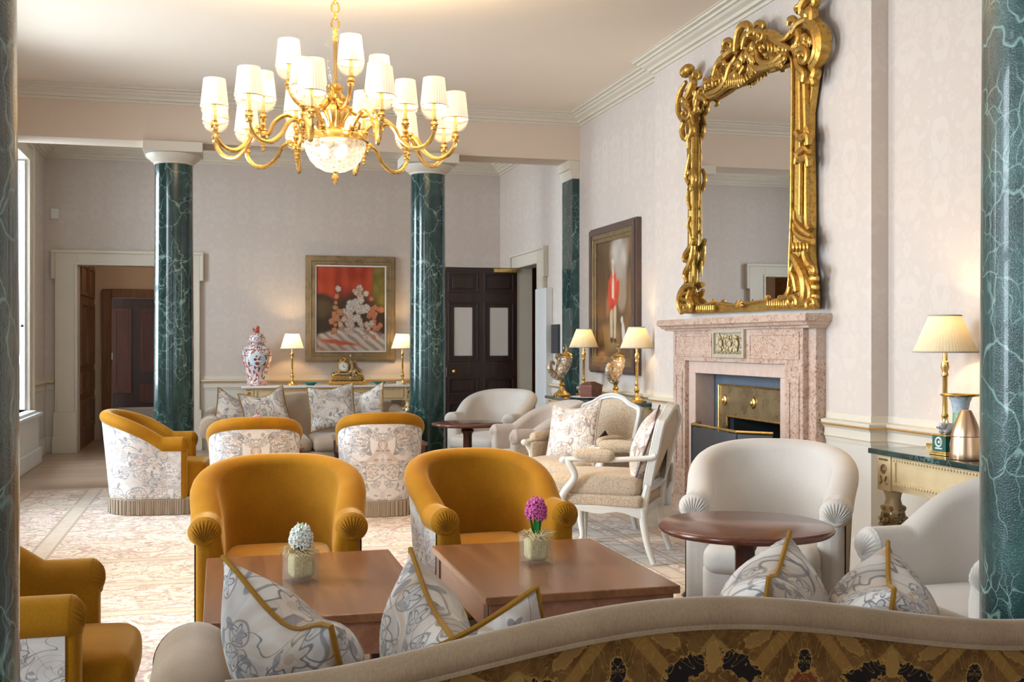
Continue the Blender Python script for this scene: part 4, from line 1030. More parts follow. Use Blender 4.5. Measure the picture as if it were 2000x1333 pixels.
coffee_table('mahogany coffee table hidden behind the left back-view chair, under the pale pink flower', -.02, .70, 9.50, 10.50, True)
def round_table(label, x, y, dia, z=.63):
    t = thing('round_table', label, 'table', (x, y, 0), 0, 'round pedestal tables')
    r = dia/2
    MB().lathe([(0, z-.032), (r-.03, z-.034), (r-.012, z-.03), (r, z-.02), (r+.001, z-.012), (r-.006, z-.003), (r-.012, z), (0, z)], n=64).build('tabletop', MT['mahog'], t, angle=50)
    MB().lathe([(.14, z-.036), (.10, z-.05), (.05, z-.06), (.062, z-.075), (.05, z-.09), (.040, z-.11), (.042, z-.30), (.052, z-.36), (.06, z-.40), (.046, z-.43), (.066, z-.46), (.055, .13), (.07, .09), (.06, .07)], n=24).build('pedestal', MT['mahog_v'], t, angle=50)
    for k in range(3):
        a = R(90+120*k+20); p = spline([(.04*math.cos(a), .04*math.sin(a), .12), (.14*math.cos(a), .14*math.sin(a), .10), (.24*math.cos(a), .24*math.sin(a), .03), (.28*math.cos(a), .28*math.sin(a), .02)], 5)
        MB().tube(p, [.028-.010*i/len(p) for i in range(len(p))], 8).ball((.285*math.cos(a), .285*math.sin(a), .018), .018, 8).build('foot', MT['mahog_v'], t)
    return t
round_table('round mahogany pedestal table in front of the nearer cream armchair', 2.05, 4.05, .70)
round_table('small round mahogany pedestal table before the dark door, beside the far column', 2.20, 9.85, .655)

def hyacinth(label, x, y, rz, petal, tall, z=.4705):
    t = thing('hyacinth_vase', label, 'plant', (x, y, z), rz, 'potted hyacinths')
    s = .112/2; h = .115; w = .006
    g_ = MB()
    o = [(-s, -s), (s, -s), (s, s), (-s, s)]; i_ = [(-s+w, -s+w), (s-w, -s+w), (s-w, s-w), (-s+w, s-w)]
    g_.ring([(a, b, .016) for a, b in i_], [(a*.97, b*.97, .016) for a, b in o], (0, 0, h-.016)); g_.bx(-s*.97, s*.97, -s*.97, s*.97, 0, .016)
    g_.build('glass_cube', MT['vase'], t, smooth=False)
    st = MB().rbox((0, 0, .058), (.082, .082, .080), .014, 5, (0, 0, .010)); rn = random.Random(int(x*100))
    for k in range(150):
        a, e = rn.uniform(0, 6.28), rn.uniform(.02, .066); r0 = rn.uniform(0, .035)
        p = Vector((r0*math.cos(a), r0*math.sin(a), .105)); b = a+rn.uniform(-1.5, 1.5)
        st.tube([p, p+Vector((e*.5*math.cos(b), e*.5*math.sin(b), rn.uniform(.008, .030))), p+Vector((e*math.cos(b+.5), e*math.sin(b+.5), rn.uniform(-.005, .028)))], .0009, 3, caps=False)
    st.build('wood_wool', MT['straw'], t, angle=60)
    hs = .075 if tall else .022
    lf = MB(); lf.tube([(0, 0, .10), (.002, 0, .10+hs), (0, 0, .13+hs)], [.010, .009, .008], 8)
    for k, (a, L, q) in enumerate(((0.4, 1, .35), (2.6, .9, .3), (4.4, .8, .4))):
        def bl(u, v, a=a, L=L, q=q):
            H = (hs+.045)*L; w_ = .012*math.sin(PI*min(1, .15+.85*(1-v)))**.7; r = .008+.022*v**2*q*3; ang = a
            c_ = Vector((r*math.cos(ang), r*math.sin(ang), .10+H*v)); tn = Vector((-math.sin(ang), math.cos(ang), 0)); rd = Vector((math.cos(ang), math.sin(ang), 0))
            x_ = 2*u-1; return c_+tn*(w_*x_)+rd*(.006*(x_*x_))
        lf.grid(bl, 6, 8)
    lf.build('leaves', MT['leaf'], t)
    fl = MB(); n = 54; z0 = .10+hs+.01; Hh = .064
    for k in range(n):
        f = (k+.5)/n; a = k*2.399; rr = (.026*math.sin(PI*(.30+.62*f))**.8); p = Vector((rr*math.cos(a), rr*math.sin(a), z0+Hh*f)); d = Vector((math.cos(a), math.sin(a), .45*(f-.3))).normalized()
        tn = d.orthogonal().normalized(); bn = d.cross(tn)
        for q in range(5):
            b = q*2*PI/5; e = (tn*math.cos(b)+bn*math.sin(b)); fl.tube([p, p+d*(.010+.004*(k % 3))+e*.008, p+d*(.006+.005*(k % 3))+e*.019], [.003, .0046, .0012], 4)
    fl.ball((0, 0, z0+Hh*.5), (.017, .017, Hh*.46), 10); fl.build('flower_head', petal, t)
    if petal is MT['flw']: MB().ball((0, .0, z0+Hh+.004), (.009, .009, .012), 8).build('bud_tip', plain('bud_green', (.25, .42, .12), .6), t)
    return t
hyacinth('white hyacinth in a square glass vase on the left walnut coffee table', .296, 4.18, R(14), MT['flw'], False)
hyacinth('pink hyacinth in a square glass vase on the walnut table behind the sofa middle', 1.238, 4.275, R(4), MT['flp'], True)
hyacinth('pale pink flower peeping above the patterned chair back, before the far sofa', .315, 9.80, R(4), MT['flk'], True)

# ---------------------------------------------------------------- gilded console tables
def console(label, loc, rz, L, D, H, top, group, nl=2):
    """local: length along X, front -Y, back at y=0"""
    t = thing('console_table', label, 'table', loc, rz, group); gm = MT['gilt_table']
    MB().box((0, -D/2, H-.014), (L, D, .028)).build('tabletop', top, t, smooth=False, bevel=.006)
    fr = MB(); z0, z1 = H-.20, H-.028
    fr.bx(-L/2+.05, L/2-.05, -D+.04, -D+.07, z0, z1).bx(-L/2+.05, L/2-.05, -.05, -.02, z0, z1).bx(-L/2+.05, -L/2+.08, -D+.07, -.05, z0, z1).bx(L/2-.08, L/2-.05, -D+.07, -.05, z0, z1)
    fr.build('frieze', gm, t, smooth=False)
    mo = MB()
    for (a0, a1) in ((-L/2+.17, L/2-.17),):
        I = [(a0+.02, -D+.04, z0+.045), (a1-.02, -D+.04, z0+.045), (a1-.02, -D+.04, z1-.03), (a0+.02, -D+.04, z1-.03)]; O = [(a0, -D+.04, z0+.025), (a1, -D+.04, z0+.025), (a1, -D+.04, z1-.01), (a0, -D+.04, z1-.01)]
        mo.ring(I, O, (0, -.010, 0))
        n = int((a1-a0)/.022)
        for k in range(n):
            for z in (z0+.035, z1-.02): mo.ball((a0+.015+(a1-a0-.03)*k/(n-1), -D+.029, z), .0065, 6)
    for sx in (-1, 1):
        xx = sx*(L/2-.05); y0, y1 = -D+.19, -.17
        I = [(xx, y0+.02, z0+.045), (xx, y1-.02, z0+.045), (xx, y1-.02, z1-.03), (xx, y0+.02, z1-.03)]; O = [(xx, y0, z0+.025), (xx, y1, z0+.025), (xx, y1, z1-.01), (xx, y0, z1-.01)]
        if y1-y0 > .1: mo.ring(I, O, (sx*.010, 0, 0))
    mo.build('frieze_moulding', gm, t)
    for sx in (-1, 1):
        for y in (-D+.085, -.075):
            x = sx*(L/2-.095)
            bl = MB().box((x, y, (z0+z1)/2-.004), (.11, .11, z1-z0+.008)); b_ = bl.build('leg_block', gm, t, smooth=False, bevel=.004)
            ro = MB()
            for (nx, ny) in ((0, -1), (sx, 0)):
                cx, cy, cz = x+nx*.056, y+ny*.056, (z0+z1)/2
                tx, ty = (1, 0) if ny else (0, 1)
                for k in range(30):
                    pass
                sp = []
                for k in range(26):
                    a = k*.48; r = .026*(1-k/30); sp.append((cx+tx*r*math.cos(a), cy+ty*r*math.cos(a), cz+r*math.sin(a)+.012))
                ro.tube(sp, .005, 5)
                for q in (-1, 1): ro.tube([(cx+tx*q*.03, cy+ty*q*.03, cz-.06), (cx+tx*q*.012, cy+ty*q*.012, cz-.045), (cx+tx*q*.026, cy+ty*q*.026, cz-.02)], .005, 5)
                ro.tube([(cx-tx*.036, cy-ty*.036, cz+.062), (cx+tx*.036, cy+ty*.036, cz+.062)], .005, 5)
            ro.build('carved_rosette', MT['oldbrass'], b_)
            lg = MB().lathe([(.040, z0), (.048, z0-.012), (.040, z0-.03), (.036, z0-.05), (.044, z0-.08), (.05, z0-.085), (.056, z0-.11), (.060, z0-.17), (.052, z0-.215), (.044, z0-.225), (.034, z0-.24), (.034, z0-.26), (.028, .16), (.030, .13), (.022, .12), (.034, .08), (.036, .05), (.02, 0)], (x, y, 0), 24, flute=0)
            l_ = lg.build('leg', gm, t, angle=50)
            sw = MB().lathe([(.052, z0-.10), (.061, z0-.13), (.061, z0-.17), (.05, z0-.19)], (x, y, 0), 16)
            for k in range(8):
                a = k*PI/4; 
                for q in range(4):
                    aa = a+(q-1.5)*.2; r = .063; zz = z0-.13-.05*math.sin(PI*(q+.5)/4); sw.ball((x+r*math.cos(aa), y+r*math.sin(aa), zz), (.011, .011, .013), 6)
                sw.ball((x+.054*math.cos(a), y+.054*math.sin(a), z0-.095), (.010, .010, .014), 6)
            sw.build('carved_garland', MT['oldbrass'], l_)
    return t
GK = 'gilded console tables'
console('gilded console with green marble top against the right wall beyond the bergere chairs', (3.775, 9.885, FZ), R(-90), 1.70, .575, .838, MT['gtop'], GK)
console('gilded console with green marble top nearest at the right, beside the green column', (3.775, 4.075, FZ), R(-90), 1.75, .585, .838, MT['gtop'], GK)
console('long gilded console with white marble top behind the far sofa', (1.38, 14.655, FZ), 0, 2.22, .46, .826, MT['mtop'], GK)
KZ = .8265; MZ = .8145

def lamp(label, x, y, z, H, shade, power, rs=(.075, .148), hs=.185, group='brass candlestick lamps with pleated shades', square=True, rz=0):
    t = thing('table_lamp', label, 'lamp', (x, y, z), rz, group)
    zb = H-hs
    b = MB()
    if square: b.box((0, 0, .009), (.13, .13, .018))
    b.lathe([(.058, .018 if square else 0), (.060, .024), (.050, .032), (.030, .045), (.018, .07), (.014, .085), (.024, .10), (.026, .115), (.017, .13), (.014, .15), (.019, .16), (.014, .17)], n=20); b.build('base', MT['brass'], t)
    b = MB().lathe([(.013, .165), (.012, zb-.13), (.018, zb-.12), (.014, zb-.10), (.022, zb-.08), (.018, zb-.05), (.012, zb-.045), (.012, zb+.02)], n=16); b.build('stem', MT['brass'], t)
    n = 120
    def sf(u, v):
        r = rs[1]+(rs[0]-rs[1])*v; r *= 1+.012*math.cos(2*PI*u*60); a = 2*PI*u; return Vector((r*math.cos(a), r*math.sin(a), zb+hs*v))
    so = MB().grid(sf, n*2, 2, cu=True).build('shade', shade, t, angle=80)
    for r, zz in ((rs[1], zb), (rs[0], zb+hs)): MB().tube([(r*1.012*math.cos(k*PI/20), r*1.012*math.sin(k*PI/20), zz) for k in range(40)], .004, 6, closed=True).build('shade_trim', MT['taupe_pale'], so)
    MB().ball((0, 0, zb+.075), (.020, .020, .030), 10).build('bulb', MT['bulb'], t)
    p = point('lamp_light', (0, 0, zb+.12), power, (1.0, .66, .30), .025, t)
    return t
lamp('brass lamp with pleated shade on the far right console, beside the square green pilaster', 3.58, 10.62, KZ, .672, MT['shade'], 3.5)
lamp('brass lamp with pleated shade on the far right console, at its end nearest the fireplace', 3.60, 9.20, KZ, .672, MT['shade'], 3.5)
lamp('brass lamp with pleated shade on the nearest gilded console, beside the right column', 3.58, 4.86, KZ, .672, MT['shade'], 3.5, rs=(.078, .155))
lamp('brass lamp with glowing cream shade between the lidded jar and the red painting', .905, 14.36, MZ, .665, MT['shade_far'], 5, rs=(.085, .146), hs=.195, square=False)
lamp('brass lamp with glowing cream shade right of the red painting, half behind the far column', 2.33, 14.36, MZ, .665, MT['shade_far'], 5, rs=(.085, .146), hs=.195, square=False)

# ---- things on the back console
j = thing('ginger_jar', 'large lidded porcelain jar painted in red and blue on the back console', 'jar', (.465, 14.42, MZ))
MB().lathe([(0, 0), (.125, 0), (.13, .012), (.128, .03), (.122, .06), (.128, .12), (.15, .20), (.178, .30), (.188, .38), (.180, .44), (.150, .49), (.112, .515), (.098, .525), (.096, .545)], n=48).build('body', MT['imari'], j)
lid = MB().lathe([(.125, .545), (.13, .552), (.122, .56), (.108, .57), (.108, .61), (.095, .645), (.06, .668), (.04, .672), (0, .675)], n=40).build('lid', MT['imari'], j)
MB().ball((0, 0, .70), (.035, .024, .03), 10).ball((.012, -.005, .742), (.02, .018, .022), 10).ball((.03, -.01, .733), (.011, .01, .009), 8).tube([(-.03, 0, .69), (-.045, 0, .72), (-.035, 0, .74)], [.010, .009, .005], 6).ball((.02, .012, .68), .012, 8).ball((.02, -.014, .68), .012, 8).build('lion_finial', MT['red'], lid)
pnl = MB()
def fan(u, v):
    a = 2*PI*u; x = .105*v*math.cos(a); z = .335+.085*v*math.sin(a); zz = z
    r = .189-.3*(z-.37)**2*1.4+.002; 
    yy = -math.sqrt(max(0, r*r-x*x)) ; return Vector((x, yy, z))
pnl.grid(fan, 28, 5, cu=True); po = pnl.build('painted_reserve', plain('pale_blue_glaze', (.60, .70, .72), .15, var=.1, scale=30), j)
fl = MB()
for x, z, r, q in ((-.025, .335, .022, 0), (.02, .34, .018, 1), (0, .285, .03, 2), (.035, .365, .012, 1), (-.01, .375, .014, 1)):
    rr = .189-.3*(z-.37)**2*1.4+.004; 
    fl.ball((x, -math.sqrt(rr*rr-x*x), z), (r, .004, r*.8), 8)
fl.build('painted_blossom', plain('blossom_paint', (.28, .06, .05), .2, var=.8, scale=40), po)

def dish(label, x, y):
    d = MB().lathe([(.0, .002), (.045, 0), (.05, .004), (.075, .022), (.092, .034), (.090, .037), (.07, .026), (.04, .010), (0, .008)], n=32).build('dish', MT['teal']); d.location = (x, y, MZ)
    tag(d, label, 'dish', 'teal dishes on the back console')
dish('teal glazed dish on the back console between the left lamp and the gilt clock', 1.135, 14.33)
dish('teal glazed dish on the back console between the gilt clock and the right lamp', 2.03, 14.33)
ck = thing('mantel_clock', 'ornate gilt clock with seated figure under the red painting', 'clock', (1.615, 14.38, MZ))
bz = MB().rbox((0, 0, .025), (.50, .17, .05), .012, 4)
for k in range(24): bz.ball((-.24+.48*k/23, -.088, .024), (.012, .008, .016), 6)
for x in (-.22, .22): bz.lathe([(.03, 0), (.02, .03), (.03, .06)], (x, -.05, 0), 12)
bz.build('base', MT['brass'], ck)
MB().rbox((0, .0, .085), (.40, .13, .07), .015, 4).rbox((-.06, 0, .14), (.22, .11, .06), .02, 4).ball((.14, -.01, .13), (.06, .05, .03), 10).ball((-.17, 0, .13), (.05, .05, .035), 10).build('plinth', MT['oldbrass'], ck)
for s in (-1, 1):
    sc = MB()
    for k in range(3):
        cx = s*(.05+.06*k); sp = [(cx+.03*(1-i/24)*math.cos(i*.5)*s, -.068, .088+.028*(1-i/24)*math.sin(i*.5)) for i in range(22)]; sc.tube(sp, .007, 6)
    sc.tube(spline([(s*.20, -.04, .06), (s*.19, -.05, .12), (s*.12, -.05, .16), (s*.10, -.04, .20)], 5), .012, 8)
    sc.build('scrollwork', MT['brass'], ck)
dr = MB().lathe([(.0, 0), (.062, 0), (.066, .01), (.062, .05), (0, .05)], M=Matrix.Translation((-.065, -.03, .235)) @ Matrix.Rotation(PI/2, 4, 'X'), n=28).tube([(-.125, -.03, .26), (-.10, -.03, .30), (-.05, -.03, .305), (-.03, -.03, .34), (-.06, -.03, .35)], .010, 6).ball((-.09, -.03, .315), .018, 8)
do = dr.build('drum', MT['brass'], ck)
MB().lathe([(0, .002), (.05, .001), (.05, -.004)], M=Matrix.Translation((-.065, -.082, .235)) @ Matrix.Rotation(PI/2, 4, 'X'), n=28).build('dial', MT['dial'], do)
hd = MB().box((-.065, -.088, .248), (.004, .003, .03)).box((-.052, -.088, .233), (.028, .003, .004))
for k in range(12):
    a = k*PI/6; hd.box((-.065+.042*math.sin(a), -.0865, .235+.042*math.cos(a)), (.004, .002, .007))
hd.build('clock_hands', MT['iron'], do)
fg = MB().tube(spline([(.05, -.01, .16), (.055, -.01, .22), (.05, -.01, .30), (.045, -.015, .345)], 5), [.055]*6+[.045]*5+[.032]*3+[.018]*2, 12).ball((.043, -.02, .375), (.024, .026, .03), 10)
fg.tube(spline([(.085, -.01, .31), (.115, -.03, .27), (.09, -.06, .235)], 5), .014, 8).tube(spline([(.01, -.01, .31), (-.015, -.03, .29), (-.02, -.05, .27)], 5), .014, 8)
fg.tube(spline([(.06, -.02, .18), (.07, -.085, .185), (.075, -.09, .12)], 5), .024, 8).tube(spline([(.09, .0, .26), (.13, 0, .20), (.17, 0, .16)], 5), [.02]*6+[.03]*5, 8)
fg.build('seated_figure', MT['oldbrass'], ck)
tag(MB().box((2.275, 14.26, MZ+.022), (.075, .05, .044)).build('card_holder', MT['white'], smooth=False, bevel=.004), 'tiny white block on the back console at the foot of the right lamp', 'holder')

# ---- things on the far right console
def nautilus(label, x, y, rz):
    t = thing('nautilus_cup', label, 'ornament', (x, y, KZ), rz, 'gilt-mounted shell cups')
    MB().lathe([(.085, 0), (.088, .012), (.078, .022), (.070, .03), (.045, .05), (.026, .075), (.018, .10), (.030, .115), (.018, .13), (.022, .16), (.035, .175)], n=28).build('foot', MT['brass'], t)
    sh = spline([(-.0, 0, .18), (-.03, 0, .215), (.0, 0, .27), (.035, 0, .33), (.05, 0, .385)], 6); n = len(sh)
    MB().tube(sh, [.022+.045*math.sin(PI*min(1, .1+.55*k/n)) for k in range(n)], 18).build('shell', MT['nautilus'], t)
    tl = spline([(-.01, 0, .20), (-.06, 0, .20), (-.115, 0, .235), (-.145, 0, .29), (-.13, 0, .335), (-.095, 0, .335), (-.092, 0, .31)], 6); n = len(tl)
    MB().tube(tl, [.036*(1-k/n)+.007 for k in range(n)], 12).build('curled_tail', MT['nautilus'], t)
    wg = MB()
    for q in (0, 1): wg.tube(spline([(-.02, 0, .27), (-.05, 0, .33+.03*q), (-.045-.03*q, 0, .40), (-.01-.03*q, 0, .42), (0-.03*q, 0, .385)], 5), [.014]*5+[.009]*16, 8)
    wg.tube(spline([(-.055, 0, .25), (-.06, 0, .31), (-.03, 0, .36)], 5), .008, 6); wg.build('scroll_handle', MT['oldbrass'], t)
    li = MB().lathe([(.058, .375), (.064, .385), (.058, .40), (.062, .41), (.050, .425), (.022, .44), (.012, .45)], (.05, 0, 0), 24).build('lid', MT['brass'], t)
    MB().tube([(.05, 0, .445), (.055, 0, .475), (.045, 0, .50)], [.018, .014, .009], 8).ball((.042, 0, .512), .012, 8).ball((.066, 0, .47), .011, 8).tube([(.035, 0, .455), (.02, 0, .475), (.025, 0, .49)], .007, 6).build('finial', MT['oldbrass'], li)
    return t
nautilus('gilt-mounted shell cup with curled tail at the far end of the right-wall console', 3.31, 10.50, R(14))
nautilus('gilt-mounted shell cup beside the tea caddy, below the painting of the red-coated figure', 3.50, 9.47, R(40))
pt_ = MB().lathe([(0, .0), (.12, 0), (.13, .004), (.19, .018), (.188, .022), (.12, .008), (0, .006)], n=40).build('plate', MT['mtop']); pt_.location = (3.43, 9.98, KZ)
tag(pt_, 'white plate under the wooden tea caddy on the far right console', 'plate')
cd = thing('tea_caddy', 'tapered mahogany tea caddy box with pitched lid, on the white plate', 'box', (3.43, 9.96, KZ+.009), R(38))
MB().box((0, 0, .055), (.17, .125, .11), None, (1.14, 1.14)).build('body', MT['caddy'], cd, smooth=False, bevel=.003)
MB().box((0, 0, .1155), (.20, .15, .01)).box((0, 0, .137), (.195, .145, .034), None, (.45, .25)).build('lid', MT['caddy'], cd, smooth=False, bevel=.002)
MB().lathe([(.010, 0), (.008, .003)], M=Matrix.Translation((0, -.067, .07)) @ Matrix.Rotation(PI/2, 4, 'X'), n=12).build('escutcheon', MT['steel'], cd)

# ---- things on the nearest console
gv = thing('flared_vase', 'green flared vase with painted neck and gilt rim beside the near lamp', 'vase', (3.49, 4.62, KZ))
MB().lathe([(0, 0), (.045, 0), (.048, .015), (.040, .04), (.040, .10), (.037, .16), (.036, .195)], n=32).build('body', MT['celadon'], gv)
MB().lathe([(.036, .195), (.038, .215), (.044, .245), (.056, .272)], n=32).build('painted_neck', MT['celtop'], gv)
MB().lathe([(.054, .270), (.090, .274), (.094, .280), (.091, .285), (.06, .283), (.035, .25)], n=40, flute=40, fa=.008).build('rim', MT['brass'], gv)
cf = thing('conical_flask', 'tall rose-gold metal cone on the nearest console, touching the right column edge', 'flask', (3.30, 4.33, KZ))
MB().lathe([(0, .003), (.068, 0), (.0705, .006), (.070, .03), (.064, .105)], n=48).build('lower_body', MT['copper'], cf, angle=50)
MB().lathe([(.064, .108), (.060, .13), (.052, .158), (.040, .188), (.028, .214), (.024, .222), (.021, .225), (0, .226)], n=48).build('cone_lid', MT['copper'], cf, angle=50)
jb = thing('jasper_plinth', 'small square green plinth with white classical reliefs under the animal figurine', 'plinth', (3.35, 4.53, KZ), R(-88))
MB().box((0, 0, .055), (.096, .096, .072)).build('block', MT['jasper'], jb, smooth=False)
MB().box((0, 0, .005), (.118, .118, .010)).box((0, 0, .0145), (.106, .106, .009)).build('gilt_base', MT['brass'], jb, smooth=False, bevel=.002); MB().box((0, 0, .0955), (.108, .108, .009)).build('gilt_rim', MT['brass'], jb, smooth=False, bevel=.002)
rl = MB()
for nx, ny, k in ((0, -1, 0), (-1, 0, 1), (1, 0, 1), (0, 1, 0)):
    tx, ty = -ny, nx
    if ny:
        ringp = [(tx*.021*math.cos(a*PI/10)+nx*.049, ny*.049+ty*.021*math.cos(a*PI/10), .062+.021*math.sin(a*PI/10)) for a in range(20)]; rl.tube(ringp, .005, 6, closed=True); rl.box((nx*.049, ny*.049, .032), (.05, .004, .006)); rl.ball((0, ny*.049, .062), (.008, .003, .008), 6)
    else:
        rl.tube([(nx*.049, -.02, .03), (nx*.049, -.022, .055), (nx*.049, -.016, .078)], .006, 6).ball((nx*.049, -.014, .086), .006, 6).tube([(nx*.049, -.018, .07), (nx*.049, .006, .075), (nx*.049, .02, .06)], .004, 6).tube([(nx*.049, .004, .03), (nx*.049, .012, .05), (nx*.049, .03, .045)], .005, 6)
rl.build('white_relief', MT['relief'], jb)
rb = thing('animal_figurine', 'grey-white porcelain animal figurine crouching on the green plinth', 'figurine', (3.35, 4.53, KZ+.1002), R(-90+10))
MB().ball((0, .012, .026), (.028, .040, .026), 14).ball((-.016, -.02, .012), (.012, .02, .012), 8).ball((.016, -.02, .012), (.012, .02, .012), 8).ball((0, .03, .018), (.03, .025, .018), 10).build('body', MT['porc'], rb)
hb_ = MB().ball((0, -.034, .038), (.019, .026, .019), 12).ball((0, -.056, .033), (.010, .012, .009), 8).build('head', MT['porc'], rb)
MB().ball((-.016, -.02, .056), (.008, .006, .012), 8).ball((.016, -.02, .056), (.008, .006, .012), 8).build('ears', MT['porc'], hb_)
MB().ball((0, -.067, .033), .0035, 6).ball((-.013, -.048, .043), .003, 6).ball((.013, -.048, .043), .003, 6).build('eyes_and_nose', MT['iron'], hb_)
# ---------------------------------------------------------------- fireplace
def on_plane(px, py, X):
    """point of the wall plane x = X seen at photo pixel (used to read drawn contours off the photo)"""
    u = (px-1000)/FPX; v = (HOR-py)/FPX
    t = X/(math.sin(TH)+u*math.cos(TH))
    return (t*(math.cos(TH)-u*math.sin(TH)), EYE+v*t)
FC = 7.30; DZ0 = 3.775
fp = thing('fireplace', 'pink breccia marble fireplace with gilt plaque on the right wall', 'fireplace', (0, 0, 0))
X0, X1 = 3.575, 3.615
b = MB()   # outer pilasters and back slab
b.bx(X1, XB, FC-1.12, FC-.70, FZ, 1.47).bx(X1, XB, FC+.70, FC+1.12, FZ, 1.47).bx(X1, XB, FC-.70, FC+.70, 1.15, 1.47)
b.build('outer_pilaster', MT['pink'], fp, smooth=False, bevel=.004)
b = MB().bx(X0, X1, FC-1.03, FC-.80, FZ, 1.22).bx(X0, X1, FC+.80, FC+1.03, FZ, 1.22).bx(X0, X1, FC-1.03, FC+1.03, 1.22, 1.47)
for s in (-1, 1):
    y0, y1 = FC+s*.84, FC+s*.99
    I = [(X0, min(y0, y1)+.03, .40), (X0, max(y0, y1)-.03, .40), (X0, max(y0, y1)-.03, 1.10), (X0, min(y0, y1)+.03, 1.10)]
    b.ring(I, [(X0, min(y0, y1), .36), (X0, max(y0, y1), .36), (X0, max(y0, y1), 1.14), (X0, min(y0, y1), 1.14)], (-.008, 0, 0))
    b.bx(X0-.016, X0, FC+s*.915-.118, FC+s*.915+.118, FZ, .14)
for y0, y1 in ((FC-.99, FC-.30), (FC+.30, FC+.99)):
    b.ring([(X0, y0+.02, 1.27), (X0, y1-.02, 1.27), (X0, y1-.02, 1.41), (X0, y0+.02, 1.41)], [(X0, y0, 1.25), (X0, y1, 1.25), (X0, y1, 1.43), (X0, y0, 1.43)], (-.007, 0, 0))
b.build('jamb', MT['pink'], fp, smooth=False, bevel=.004)
b = MB().bx(X1-.006, DZ0, FC-.80, FC-.675, FZ, 1.125).bx(X1-.006, DZ0, FC+.675, FC+.80, FZ, 1.125).bx(X1-.006, DZ0, FC-.80, FC+.80, 1.125, 1.22)
b.build('inner_slip', plain('pale_pink_marble', (.58, .44, .375), .35, var=.2, scale=16), fp, smooth=False, bevel=.005)
msf = [(0, 1.455), (.02, 1.455), (.026, 1.468), (.05, 1.475), (.056, 1.488), (.06, 1.492), (.075, 1.50), (.078, 1.53), (.07, 1.545), (0, 1.545)]
path = [(XB, FC-1.12), (X0+.0, FC-1.12), (X0+.0, FC+1.12), (XB, FC+1.12)]
m = MB().sweep([(o, z) for o, z in msf], path, side=1 if False else 1)
m.bx(X0+.0, XB, FC-1.12, FC+1.12, 1.47, 1.545); m.build('mantel_shelf', MT['pink'], fp, angle=30)
# plaque
pq = MB().ring([(X0-.002, FC-.225, 1.278), (X0-.002, FC+.225, 1.278), (X0-.002, FC+.225, 1.432), (X0-.002, FC-.225, 1.432)], [(X0, FC-.255, 1.25), (X0, FC+.255, 1.25), (X0, FC+.255, 1.46), (X0, FC-.255, 1.46)], (-.022, 0, 0))
pq.bx(X0-.006, X0, FC-.235, FC+.235, 1.27, 1.44); po = pq.build('plaque', plain('stone_plaque', (.42, .37, .28), .5, var=.3, scale=40), fp, smooth=False, bevel=.003)
rel = MB(); rn = random.Random(3)
for k in range(60):
    y = FC+rn.uniform(-.21, .21); z = 1.30+rn.uniform(0, .12)
    rel.ball((X0-.010, y, z), (.010, rn.uniform(.006, .014), rn.uniform(.006, .018)), 6)
for cy, tl in ((-.15, .3), (-.03, -.25), (.11, .2)):
    rel.ball((X0-.022, FC+cy, 1.398), (.012, .013, .015), 10).ball((X0-.018, FC+cy+.012*tl, 1.352), (.014, .024, .034), 10).ball((X0-.016, FC+cy+.06*tl, 1.312), (.012, .020, .026), 10).ball((X0-.016, FC+cy+.03, 1.365), (.009, .024, .010), 8)
for k in range(14): rel.ball((X0-.012, FC-.20+.031*k, 1.288+.006*(k % 2)), (.008, .017, .008), 8)
rel.build('gilt_relief', plain('bronze_relief', (.42, .33, .19), .5, .35, var=.3, scale=50), po)
# firebox
DZ0 = 3.775
b = MB()
pass
slab(MB(), (DZ0, DZ0+.04), (FB0, FB1), (FZ, FBZ), [(-BIG, BIG, FC-.42, FC+.42, -1, .82)]).build('slate_surround', MT['slate'], fp, smooth=False)
br = MB()
slab(br, (DZ0-.012, DZ0), (FC-.56, FC+.56), (FZ, 1.035), [(-BIG, BIG, FC-.42, FC+.42, -1, .80)])
I = [(DZ0-.014, FC-.43, FZ), (DZ0-.014, FC+.43, FZ), (DZ0-.014, FC+.43, .81), (DZ0-.014, FC-.43, .81)]; O = [(DZ0-.014, FC-.415, FZ), (DZ0-.014, FC+.415, FZ), (DZ0-.014, FC+.415, .795), (DZ0-.014, FC-.415, .795)]
bo = br.build('brass_surround', gold_mat('fire_brass', (.46, .35, .20), (.32, .23, .12), .28, .4, 7), fp, smooth=False)
tb = MB()
for pts in ([(DZ0-.014, FC-.56, 0), (DZ0-.014, FC-.56, 1.035), (DZ0-.014, FC+.56, 1.035), (DZ0-.014, FC+.56, 0)], [(DZ0-.014, FC-.42, 0), (DZ0-.014, FC-.42, .80), (DZ0-.014, FC+.42, .80), (DZ0-.014, FC+.42, 0)]):
    tb.tube(pts, .012, 8)
for y in (-.47, .0, .47): tb.ball((DZ0-.016, FC+y, .92), (.012, .036, .045), 12).ball((DZ0-.028, FC+y, .92), (.010, .018, .024), 10)
tb.build('brass_moulding', MT['brass'], bo)
b = MB()
b.bx(4.15, 4.19, FC-.5, FC+.5, FZ, 1.0).prism([(DZ0+.04, FC-.42, FZ), (DZ0+.04, FC-.46, FZ), (4.15, FC-.30, FZ), (4.15, FC-.26, FZ)], (0, 0, 1.0)).prism([(DZ0+.04, FC+.46, FZ), (DZ0+.04, FC+.42, FZ), (4.15, FC+.26, FZ), (4.15, FC+.30, FZ)], (0, 0, 1.0)).bx(DZ0+.04, 4.18, FC-.5, FC+.5, .95, 1.0)
b.build('firebox', MT['soot'], fp, smooth=False)
b = MB()
for z in (.22, .29, .36, .43): b.tube([(DZ0+.10, FC-.30, z), (DZ0+.06, FC, z), (DZ0+.10, FC+.30, z)], .010, 6)
